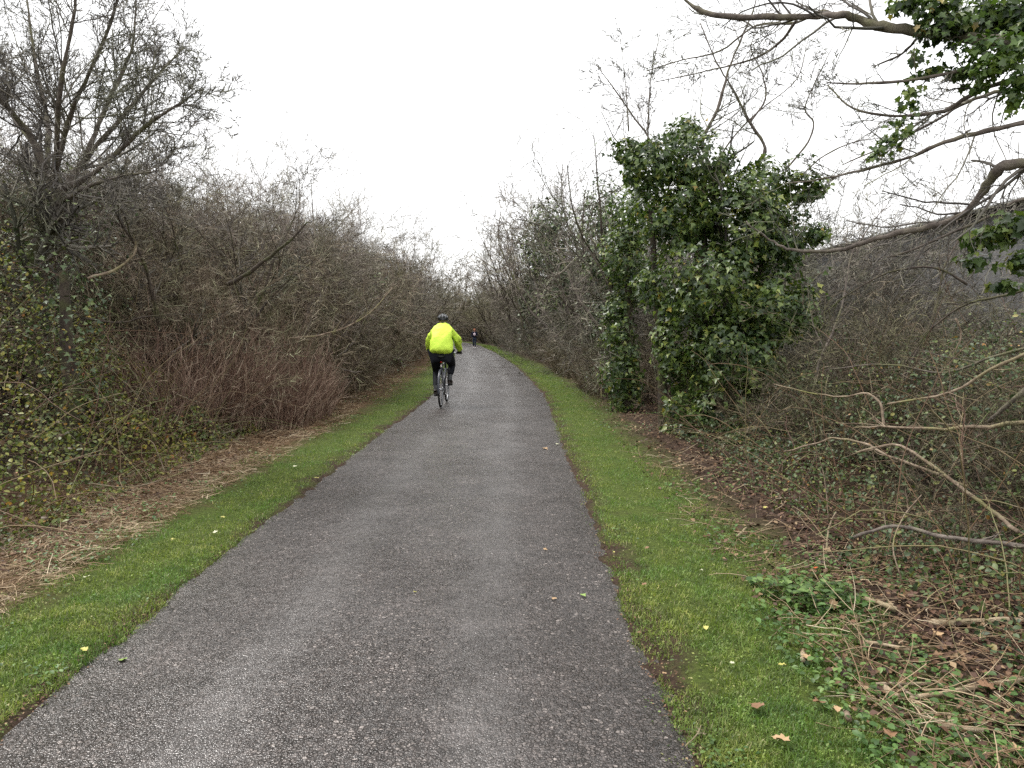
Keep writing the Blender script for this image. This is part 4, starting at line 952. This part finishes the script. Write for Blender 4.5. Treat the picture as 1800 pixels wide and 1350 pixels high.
stick('mossy green branch slanting down to the right among brambles', [(1505, 796, 5.0), (1570, 781, 4.9), (1620, 805, 4.7), (1680, 850, 4.4), (1740, 895, 4.2), (1790, 935, 4.0)], .008, .013, 'bark_pale', name='fallen_branch', twigs=3)
stick('slim bare branch rising to the upper right from the fallen branch', [(1560, 710, 5.2), (1670, 690, 4.9), (1740, 650, 4.7), (1830, 610, 4.5)], .007, .013, name='fallen_branch', twigs=6)
stick('thick grey branch slanting up at the right frame edge', [(1738, 742, 4.8), (1770, 712, 4.7), (1820, 670, 4.6)], .012, .020, 'bark_grey', name='fallen_branch')
stick('dark dead branch sloping through the right brambles', [(1500, 945, 4.3), (1570, 925, 4.2), (1640, 940, 4.0), (1730, 952, 3.8), (1830, 965, 3.6)], .010, .014, 'bark_grey', name='fallen_branch', twigs=4)
stick('thin slanting stem rising left of the right-hand brambles', [(1585, 1020, 3.9), (1570, 960, 4.0), (1590, 905, 4.2), (1620, 870, 4.3)], .004, .003, twigs=4)
stick('short upright pale stick with a kink in the bramble patch', [(1453, 965), (1456, 930, 4.95), (1470, 900, 4.95)], .008, .005)
stick('thick cut log end poking out of brambles near the right edge', [(1637, 1100), (1700, 1093), (1830, 1100)], .020, .014, 'wood_cut')
stick('pale cut stick lying below the nettle clump', [(1520, 1053), (1575, 1077)], .013, .014, 'wood_cut')
stick('pale straight stick in the litter, middle of the right side', [(1520, 1128), (1605, 1142)], .008, .010, 'wood_cut')
stick('fat short cut stick end facing the verge', [(1555, 1200), (1580, 1222)], .014, .015, 'wood_cut')
stick('short thin stick beside the fat cut one', [(1570, 1190), (1605, 1218)], .008, .007)
stick('long curved branch in from the right edge low down', [(1600, 1222), (1700, 1210), (1810, 1188)], .009, .013, 'wood_cut')
stick('stout pale stick standing upright in the grass of the right verge', [(1411, 1158), (1411, 1132, 3.45)], .012, .010, 'wood_cut')
stick('dark weathered stick standing up near the bottom of the verge', [(1492, 1268), (1478, 1232, 2.95)], .012, .009, 'bark_pale')
stick('pale split stick lying near the bottom right corner', [(1650, 1270), (1728, 1280)], .009, .011, 'wood_cut')
stick('thin branching twig lying pale in the litter', [(1540, 1232), (1570, 1246), (1590, 1250)], .005, .004, twigs=5)
stick('small crossing twigs at the bare right path edge', [(1205, 1300), (1225, 1290), (1232, 1275)], .003, .002, twigs=6)
stick('long thin stick lying across the verge into the litter', [(1540, 1195), (1640, 1198)], .006, .007)
stick('stick lying farther up in the right litter by the grass', [(1296, 938), (1312, 922)], .010, .008, 'wood_cut')
for lb, pts, r0, r1, m_ in [
 ('thin dark limb sweeping down from the right edge in front of the shed', [(1880, 490, 5.6), (1780, 515, 5.8), (1700, 535, 6.0), (1640, 575, 6.2), (1590, 640, 6.4)], .014, .004, 'bark_dark'),
 ('grey limb crossing the thicket under the shed, lowest of the sweeping ones', [(1880, 600, 5.2), (1760, 622, 5.5), (1660, 655, 5.8), (1560, 640, 6.1), (1450, 650, 6.5)], .013, .004, 'bark_grey'),
 ('dark limb arching left from the middle of the right thicket', [(1700, 500, 7.5), (1640, 470, 7.6), (1560, 480, 7.8), (1480, 525, 8.0), (1440, 560, 8.2)], .014, .004, 'bark_dark'),
 ('pale hooked twiglike limb hanging in the right thicket', [(1680, 560, 6.0), (1690, 590, 6.0), (1680, 625, 6.0), (1720, 650, 6.0)], .008, .004, 'bark_pale'),
 ('long dark limb rising from the brambles towards the shed roof', [(1560, 760, 7.0), (1590, 660, 7.2), (1640, 560, 7.4), (1660, 470, 7.6), (1700, 400, 7.8)], .018, .006, 'bark_dark'),
 ('leaning dark limb on the right edge of the ivy mass', [(1420, 740, 8.5), (1440, 640, 8.7), (1480, 540, 9.0), (1500, 440, 9.2), (1560, 360, 9.4)], .02, .005, 'bark_grey'),
 ('red-brown upright cane in the right thicket above the fallen branch', [(1700, 880, 4.9), (1690, 780, 4.9), (1695, 720, 4.9), (1660, 700, 4.9)], .006, .003, 'twig_red')]:
    stick(lb, pts, r0, r1, m_, name='bare_limb', group='bare limbs crossing the right thicket', twigs=12)
shoots = ['thin dark shoot at the back edge of the red-brown litter', 'pale thin shoot standing just right of the kinked stick', 'thin dark shoot behind the nettle clump', 'pale thin shoot above the thick cut log end',
          'thin dark shoot leaning among the brambles below the dark dead branch', 'pale thin shoot crossing the dead branch near the right edge', 'thin dark shoot in the brambles furthest right but one', 'pale thin shoot at the right frame edge above the curved branch']
for i, lb in enumerate(shoots):      # tall thin stems standing in the near right undergrowth
    px = 1390 + 56 * i + random.uniform(-12, 12); py = 905 + 20 * i; g = gnd(px, py)
    tx = px + random.uniform(-60, 60); ty = py - random.uniform(80, 190)
    stick(lb, [(px, py), ((px + tx) / 2 + random.uniform(-12, 12), (py + ty) / 2, g[1]), (tx, ty, g[1] + random.uniform(-.2, .2))], .0045, .002, 'twig_dark' if i % 2 == 0 else 'bark_pale', twigs=5, name='bare_shoot', group='thin bare shoots in the right undergrowth')
stick('thin pale stem standing by the hedge foot beyond the ivy', [(1058, 705), (1057, 650, 15.0)], .015, .012, name='bare_shoot')
stick('long straw-coloured stem lying over the left straw', [(160, 850, 6.0), (230, 856, 6.1), (300, 838, 6.3), (340, 820, 6.6)], .004, .003, name='bare_shoot', group='long stems on the left')
stick('leaning pale dead stem at the front of the left brambles', [(290, 830, 7.0), (270, 780, 7.1), (250, 770, 7.2)], .006, .003, name='bare_shoot', group='long stems on the left')
stick('pale bare branch slanting through the upper left thicket', [(155, 490, 7.6), (200, 475, 7.7), (235, 448, 7.8), (238, 425, 7.8)], .018, .008, name='bare_branch', group='long stems on the left', twigs=5)
stick('long low horizontal branch across the left thicket', [(150, 560, 7.8), (215, 567, 7.8), (270, 555, 7.9), (390, 552, 8.2)], .013, .004, 'bark_dark', name='bare_branch', group='long stems on the left', twigs=7)
stick('pale crooked branch right of the reddish patch in the left thicket', [(505, 595, 12), (560, 590, 12.2), (620, 570, 12.4), (660, 540, 12.6), (690, 505, 12.8)], .018, .008, name='bare_branch', group='long stems on the left', twigs=7)
stick('leaning dark branch in the middle of the left thicket', [(400, 500, 10.5), (450, 470, 10.4), (500, 430, 10.3), (540, 390, 10.3)], .035, .012, 'bark_dark', name='bare_branch', group='long stems on the left', twigs=9)

# ------------------------------------------------------------------ people and bicycle
def skin(name, verts, edges, radii, m, parent, root=0, sub=2, shade=True):
    me = bpy.data.meshes.new('sk'); me.from_pydata([tuple(v) for v in verts], edges, []); o = bpy.data.objects.new('sk', me); COL.objects.link(o)
    sk = o.modifiers.new('s', 'SKIN'); sk.use_smooth_shade = True
    for i, r in enumerate(radii):
        me.skin_vertices[0].data[i].radius = r if isinstance(r, tuple) else (r, r); me.skin_vertices[0].data[i].use_root = (i == root)
    ss = o.modifiers.new('u', 'SUBSURF'); ss.levels = sub; ss.render_levels = sub
    dg = bpy.context.evaluated_depsgraph_get(); me2 = bpy.data.meshes.new_from_object(o.evaluated_get(dg)); bpy.data.objects.remove(o)
    me2.name = name; me2.materials.clear(); me2.materials.append(m)
    for p in me2.polygons: p.use_smooth = True
    return link(name, me2, parent)
def ellip(mb, c, r, rot=None, nu=16, nv=10, cut=None):
    u = np.linspace(0, 2 * PI, nu, endpoint=False); v = np.linspace(0 if cut is None else cut, PI, nv)
    V = np.array([[(math.sin(b) * math.cos(a) * r[0], math.sin(b) * math.sin(a) * r[1], -math.cos(b) * r[2]) for a in u] for b in v]).reshape(-1, 3)
    if rot is not None: V = V @ np.array(rot.to_matrix()).T if hasattr(rot, 'to_matrix') else V @ np.array(rot).T
    i = np.arange(nu * nv).reshape(nv, nu)
    F = np.stack([i[:-1], np.roll(i[:-1], -1, 1), np.roll(i[1:], -1, 1), i[1:]], -1).reshape(-1, 4); mb.add(V + np.array(c), F)

bc = gnd(775, 718)
BX, BY, BRZ = bc[0], bc[1], math.radians(-1.0)
bk = thing('bicycle', 'dark hybrid bicycle with silver mudguard stays and a red rear light', 'bicycle', (BX, BY, .02), BRZ)
def ring(mb, c, R, r, n=40, m=8, flat=1):
    a = np.linspace(0, 2 * PI, n, endpoint=False); b = np.linspace(0, 2 * PI, m, endpoint=False)
    V = np.array([[(c[0] + r * math.sin(q) * flat, c[1] + (R + r * math.cos(q)) * math.cos(p), c[2] + (R + r * math.cos(q)) * math.sin(p)) for q in b] for p in a]).reshape(-1, 3)
    i = np.arange(n * m).reshape(n, m); F = np.stack([i, np.roll(i, -1, 0), np.roll(np.roll(i, -1, 0), -1, 1), np.roll(i, -1, 1)], -1).reshape(-1, 4); mb.add(V, F)
for wy in (0.0, 1.06):
    wp = link('wheel', None, bk, (0, wy, .35))
    mb = MB(); ring(mb, (0, 0, 0), .331, .019); link('tyre', mb.mesh('tyre', M['tyre']), wp)
    mb = MB(); ring(mb, (0, 0, 0), .306, .010, flat=1.1); link('rim', mb.mesh('rim', M['alloy']), wp)
    mb = MB()
    for k in range(32):
        a = k * 2 * PI / 32; sx_ = .03 if k % 2 else -.03
        tubes(mb, np.array([(sx_, .02 * math.cos(a + .8), .02 * math.sin(a + .8)), (0, .303 * math.cos(a), .303 * math.sin(a))]), np.array([.0012, .0012]), 3)
    link('spokes', mb.mesh('spokes', M['alloy']), wp)
    mb = MB(); tubes(mb, np.array([(-.06, 0, 0), (.06, 0, 0)]), np.array([.02, .02]), 10, True); link('hub', mb.mesh('hub', M['alloy']), wp)
def seg(mb, a, b, r, n=8): tubes(mb, np.array([a, b], float), np.array([r, r]), n, True)
mb = MB(); bb = (0, .43, .30)
seg(mb, bb, (0, .20, .80), .016); seg(mb, (0, .21, .78), (0, .82, .86), .016); seg(mb, bb, (0, .86, .72), .019); seg(mb, (0, .82, .90), (0, .87, .70), .020)
for sx_ in (-1, 1):
    seg(mb, (sx_ * .035, .41, .30), (sx_ * .065, 0, .35), .010); seg(mb, (sx_ * .02, .21, .76), (sx_ * .065, 0, .35), .008); seg(mb, (sx_ * .05, .88, .70), (sx_ * .055, 1.06, .35), .012)
seg(mb, (-.055, .88, .70), (.055, .88, .70), .014)
link('frame', mb.mesh('frame', M['frame_paint']), bk)
mb = MB(); seg(mb, (0, .205, .78), (0, .17, .96), .013); link('seat_post', mb.mesh('seat_post', M['alloy']), bk)
mb = MB(); ellip(mb, (0, .10, .985), (.088, .10, .030)); ellip(mb, (0, .24, .985), (.030, .14, .022)); link('saddle', mb.mesh('saddle', M['saddle']), bk)
mb = MB(); P = np.array([(-.31, .80, 1.03), (-.2, .84, 1.03), (0, .86, 1.03), (.2, .84, 1.03), (.31, .80, 1.03)]); tubes(mb, P, np.full(5, .012), 8, True); seg(mb, (0, .82, .90), (0, .86, 1.03), .014); link('handlebar', mb.mesh('handlebar', M['alloy']), bk)
for sx_ in (-1, 1):
    mb = MB(); seg(mb, (sx_ * .22, .835, 1.03), (sx_ * .335, .79, 1.03), .017); link('grip', mb.mesh('grip', M['tyre']), bk)
mb = MB(); tubes(mb, np.array([(0, -.365 * math.sin(a) * 1.02, .35 + .375 * math.cos(a)) for a in np.linspace(-.7, 1.7, 14)]), np.full(14, .026), 6); link('mudguard', mb.mesh('mudguard', M['frame_paint']), bk)
mb = MB()
for sx_ in (-1, 1): seg(mb, (sx_ * .07, 0, .35), (sx_ * .028, -.37, .42), .0035, 4); seg(mb, (sx_ * .07, 0, .35), (sx_ * .03, -.26, .63), .0035, 4); seg(mb, (sx_ * .06, .0, .36), (sx_ * .035, .05, .72), .005, 4)
link('mudguard_stays', mb.mesh('mudguard_stays', M['alloy']), bk)
mb = MB(); ellip(mb, (0, .12, .885), (.026, .02, .03)); link('rear_light', mb.mesh('rear_light', M['red_plastic']), bk)
mb = MB(); ellip(mb, (.0, .11, .80), (.018, .012, .028)); link('reflector', mb.mesh('reflector', M['pale_reflector']), bk)
mb = MB(); ring(mb, (.045, .43, .30), .085, .006, 28, 6); seg(mb, (.045, .35, .385), (.045, 0, .385), .004, 4); seg(mb, (.045, .35, .215), (.045, .05, .27), .004, 4); ring(mb, (.045, 0, .35), .045, .006, 20, 6)
seg(mb, (.05, .02, .33), (.06, .05, .24), .010, 5); link('chain_set', mb.mesh('chain_set', M['alloy']), bk)
ca = math.radians(-28); fy, fz = .17 * math.cos(ca), .17 * math.sin(ca)   # left crank back and down... right forward and up
LP = (-.125, .43 - .13, .30 - .095); RP = (.125, .43 + .13, .30 + .095)
for sx_, p_ in ((-1, LP), (1, RP)):
    mb = MB(); seg(mb, (sx_ * .06, .43, .30), (sx_ * .075, p_[1], p_[2]), .010); cr = link('crank', mb.mesh('crank', M['alloy']), bk)
    mb = MB(); box(mb, p_[0] - .045, p_[0] + .045, p_[1] - .04, p_[1] + .04, p_[2] - .01, p_[2] + .01); link('pedal', mb.mesh('pedal', M['tyre'], False), bk)

cy = thing('person', 'cyclist seen from behind in a fluorescent yellow-green jacket, black trousers and dark helmet', 'person', (BX, BY, .02), BRZ)
AL, AR = (-.125, LP[1] - .06, LP[2] + .12), (.125, RP[1] - .06, RP[2] + .12)      # ankles
KL, KR = (-.15, .58, .68), (.15, .66, .80)
# the body (skin, mostly covered)
V = [(0, .14, 1.06), (0, .24, 1.25), (0, .36, 1.45), (0, .41, 1.56), (0, .445, 1.63), (0, .475, 1.70), (0, .485, 1.76),
     (-.18, .40, 1.49), (-.31, .54, 1.25), (-.31, .76, 1.07), (.18, .40, 1.49), (.31, .54, 1.25), (.31, .76, 1.07),
     (-.11, .2, 1.0), KL, AL, (.11, .2, 1.0), KR, AR]
E = [(0, 1), (1, 2), (2, 3), (3, 4), (4, 5), (5, 6), (2, 7), (7, 8), (8, 9), (2, 10), (10, 11), (11, 12), (0, 13), (13, 14), (14, 15), (0, 16), (16, 17), (17, 18)]
R = [(.16, .12), (.16, .12), (.15, .11), .06, .058, .085, .07, .055, .04, .028, .055, .04, .028, .075, .04, .028, .075, .04, .028]
skin('body', V, E, R, M['skin'], cy)
# jacket
V = [(0, .09, 1.02), (0, .13, 1.12), (0, .22, 1.28), (0, .33, 1.43), (0, .40, 1.54), (0, .455, 1.625), (-.165, .375, 1.465), (-.26, .44, 1.35), (-.295, .54, 1.23), (-.30, .66, 1.14), (-.31, .74, 1.075),
     (.165, .375, 1.465), (.26, .44, 1.35), (.295, .54, 1.23), (.30, .66, 1.14), (.31, .74, 1.075)]
E = [(0, 1), (1, 2), (2, 3), (3, 4), (4, 5), (3, 6), (6, 7), (7, 8), (8, 9), (9, 10), (3, 11), (11, 12), (12, 13), (13, 14), (14, 15)]
R = [(.225, .15), (.24, .17), (.25, .175), (.21, .16), (.165, .13), (.10, .095), .105, .09, .08, .066, .052, .11, .09, .08, .066, .052]
jk = skin('jacket', V, E, R, M['hi_vis'], cy, 0, 3)
me = jk.data; co = np.zeros(len(me.vertices) * 3, np.float32); me.vertices.foreach_get('co', co); co = co.reshape(-1, 3)
nn = np.zeros(len(me.vertices) * 3, np.float32); me.vertices.foreach_get('normal', nn); nn = nn.reshape(-1, 3)
co += nn * (.018 * fn(co[:, 0] * 1.3, co[:, 1] * .6, co[:, 2] * 1.2, 17, 3) + .006 * fn(co[:, 0], co[:, 1], co[:, 2] * 1.5, 40, 9))[:, None]; me.vertices.foreach_set('co', co.ravel()); me.update()
# trousers
V = [(0, .12, 1.06), (-.11, .20, 1.0), (-.14, .42, .83), KL, (-.145, .45, .50), (AL[0], AL[1] + .01, AL[2] + .05), (.11, .20, 1.0), (.14, .45, .90), KR, (.14, .575, .66), (AR[0], AR[1] + .01, AR[2] + .07)]
E = [(0, 1), (1, 2), (2, 3), (3, 4), (4, 5), (0, 6), (6, 7), (7, 8), (8, 9), (9, 10)]
R = [(.185, .14), .13, .105, .082, .072, .058, .13, .105, .082, .072, .058]
skin('trousers', V, E, R, M['black_cloth'], cy, 0, 2)
for A_, P_, sx_ in ((AL, LP, -1), (AR, RP, 1)):
    mb = MB(); tubes(mb, np.array([(A_[0], A_[1], A_[2] - .02), (A_[0], A_[1] + .005, A_[2] + .10)]), np.array([.045, .046]), 10); link('sock', mb.mesh('sock', M['sock']), cy)
    V = [(A_[0], A_[1], A_[2] + .01), (A_[0], A_[1] - .02, P_[2] + .055), (A_[0], A_[1] + .07, P_[2] + .055), (A_[0] + sx_ * .01, A_[1] + .17, P_[2] + .045)]
    sh = skin('shoe', V, [(0, 1), (1, 2), (2, 3)], [.048, (.046, .046), (.048, .04), (.045, .03)], M['boot'], cy, 1, 2)
    mb = MB(); ellip(mb, (A_[0], A_[1] + .06, P_[2] + .022), (.05, .145, .012)); link('sole', mb.mesh('sole', M['sole']), sh)
# gloves: palm and five curled fingers round the grips
for sx_ in (-1, 1):
    hx, hy, hz = sx_ * .295, .79, 1.095
    V = [(hx, .735, 1.07), (hx, .775, 1.068), (hx, .805, 1.060)]; E = [(0, 1), (1, 2)]; R = [(.034, .026), (.040, .024), (.042, .020)]
    for f in range(4):
        fx = hx + sx_ * (-.036 + .024 * f); b = len(V); l_ = (.9, 1.0, .95, .75)[f]
        V += [(fx, .815, 1.058), (fx, .815 + .025 * l_, 1.042), (fx, .815 + .022 * l_, 1.018), (fx, .805, 1.005)]
        E += [(2, b), (b, b + 1), (b + 1, b + 2), (b + 2, b + 3)]; R += [.011, .0105, .010, .009]
    b = len(V); V += [(hx - sx_ * .045, .79, 1.045), (hx - sx_ * .052, .80, 1.022), (hx - sx_ * .045, .812, 1.005)]; E += [(1, b), (b, b + 1), (b + 1, b + 2)]; R += [.013, .012, .010]
    skin('glove', V, E, R, M['glove'], cy, 1, 1)
mb = MB(); ellip(mb, (0, .475, 1.685), (.082, .09, .085)); link('hair', mb.mesh('hair', M['hair']), cy)
# helmet: shell of ribs with vents
hc = np.array((0, .50, 1.70)); mb = MB(); ellip(mb, hc, (.105, .142, .105), cut=PI * .46, nu=24, nv=10); hm = link('helmet', mb.mesh('helmet', M['helmet']), cy)
for k in range(-3, 4):
    pts = []
    for a in np.linspace(.12 * PI, .93 * PI, 12):
        xx = .030 * k; rr = math.sqrt(max(.02, 1 - (xx / .112) ** 2)); pts.append((hc[0] + xx, hc[1] - math.cos(a) * .148 * rr, hc[2] + math.sin(a) * .112 * rr))
    mb = MB(); tubes(mb, np.array(pts), np.full(12, .0075 if k % 2 == 0 else .011), 6, True); link('helmet_rib', mb.mesh('helmet_rib', M['helmet_grey'] if k % 2 == 0 else M['helmet']), hm)
mb = MB(); ellip(mb, (0, .395, 1.645), (.03, .015, .014)); link('retention_dial', mb.mesh('retention_dial', M['helmet']), hm)

# walker
wb = gnd(834, 612.5); SCW = 1.50 / 1.72
wk = thing('person', 'distant pedestrian in a navy coat and white shoes walking towards the camera', 'person', (wb[0], wb[1], .01), PI); wk.scale = (SCW,) * 3
V = [(0, 0, .92), (0, 0, 1.1), (0, 0, 1.35), (0, 0, 1.47), (0, .01, 1.53), (0, .02, 1.60), (0, .01, 1.66), (-.17, 0, 1.40), (-.24, .03, 1.12), (-.12, .16, 1.10), (.17, 0, 1.40), (.26, .0, 1.12), (.20, .12, .95),
     (-.09, 0, .88), (-.08, .10, .50), (-.08, .12, .09), (-.08, .22, .04), (.09, 0, .88), (.08, .02, .48), (.08, -.16, .12), (.08, -.08, .05)]
E = [(0, 1), (1, 2), (2, 3), (3, 4), (4, 5), (5, 6), (2, 7), (7, 8), (8, 9), (2, 10), (10, 11), (11, 12), (0, 13), (13, 14), (14, 15), (15, 16), (0, 17), (17, 18), (18, 19), (19, 20)]
R = [(.14, .10), (.13, .10), (.15, .10), .06, .055, (.075, .09), (.065, .08), .05, .042, .032, .05, .042, .032, .08, .055, .04, .03, .08, .055, .04, .03]
skin('body', V, E, R, M['skin'], wk)
V = [(0, 0, .82), (0, 0, 1.05), (0, 0, 1.34), (0, 0, 1.46), (-.17, 0, 1.40), (-.25, .03, 1.12), (-.13, .16, 1.11), (.17, 0, 1.40), (.27, 0, 1.12), (.21, .12, .96)]
skin('coat', V, [(0, 1), (1, 2), (2, 3), (2, 4), (4, 5), (5, 6), (2, 7), (7, 8), (8, 9)], [(.19, .14), (.17, .13), (.19, .13), .085, .08, .062, .045, .08, .062, .045], M['navy_cloth'], wk)
V = [(0, 0, .90), (-.09, 0, .86), (-.08, .10, .50), (-.08, .12, .12), (.09, 0, .86), (.08, .02, .48), (.08, -.16, .16)]
skin('jeans', V, [(0, 1), (1, 2), (2, 3), (0, 4), (4, 5), (5, 6)], [(.15, .11), .10, .075, .06, .10, .075, .06], M['denim'], wk)
for (x_, y_, z_) in ((-.08, .17, .05), (.08, -.11, .06)):
    mb = MB(); ellip(mb, (x_, y_, z_), (.055, .145, .05)); link('shoe', mb.mesh('shoe', M['white_shoe']), wk)
mb = MB(); ellip(mb, (0, -.02, 1.64), (.095, .095, .10), cut=PI * .42); ellip(mb, (0, -.05, 1.60), (.085, .06, .11)); link('hair', mb.mesh('hair', M['ginger']), wk)
mb = MB()
for sx_ in (-1, 1): ellip(mb, (sx_ * .032, .098, 1.615), (.012, .006, .008), nu=8, nv=6)
link('eyes', mb.mesh('eyes', M['tyre']), wk)
mb = MB(); ellip(mb, (0, .112, 1.59), (.013, .016, .022), nu=8, nv=6); link('nose', mb.mesh('nose', M['skin']), wk)
mb = MB(); ellip(mb, (0, .102, 1.558), (.026, .006, .007), nu=8, nv=6); link('mouth', mb.mesh('mouth', M['red_plastic']), wk)
bag = thing('bundle', 'pinkish white bundle held against the chest of the distant pedestrian', 'bag', (wb[0] + .02, wb[1] - .19, 1.08))
mb = MB(); ellip(mb, (0, 0, 0), (.10, .06, .12)); V0 = mb.v[0]; V0 += .012 * fn(V0[:, 0], V0[:, 1], V0[:, 2], 40, 2)[:, None]; link('cloth', mb.mesh('cloth', M['white_cloth']), bag)
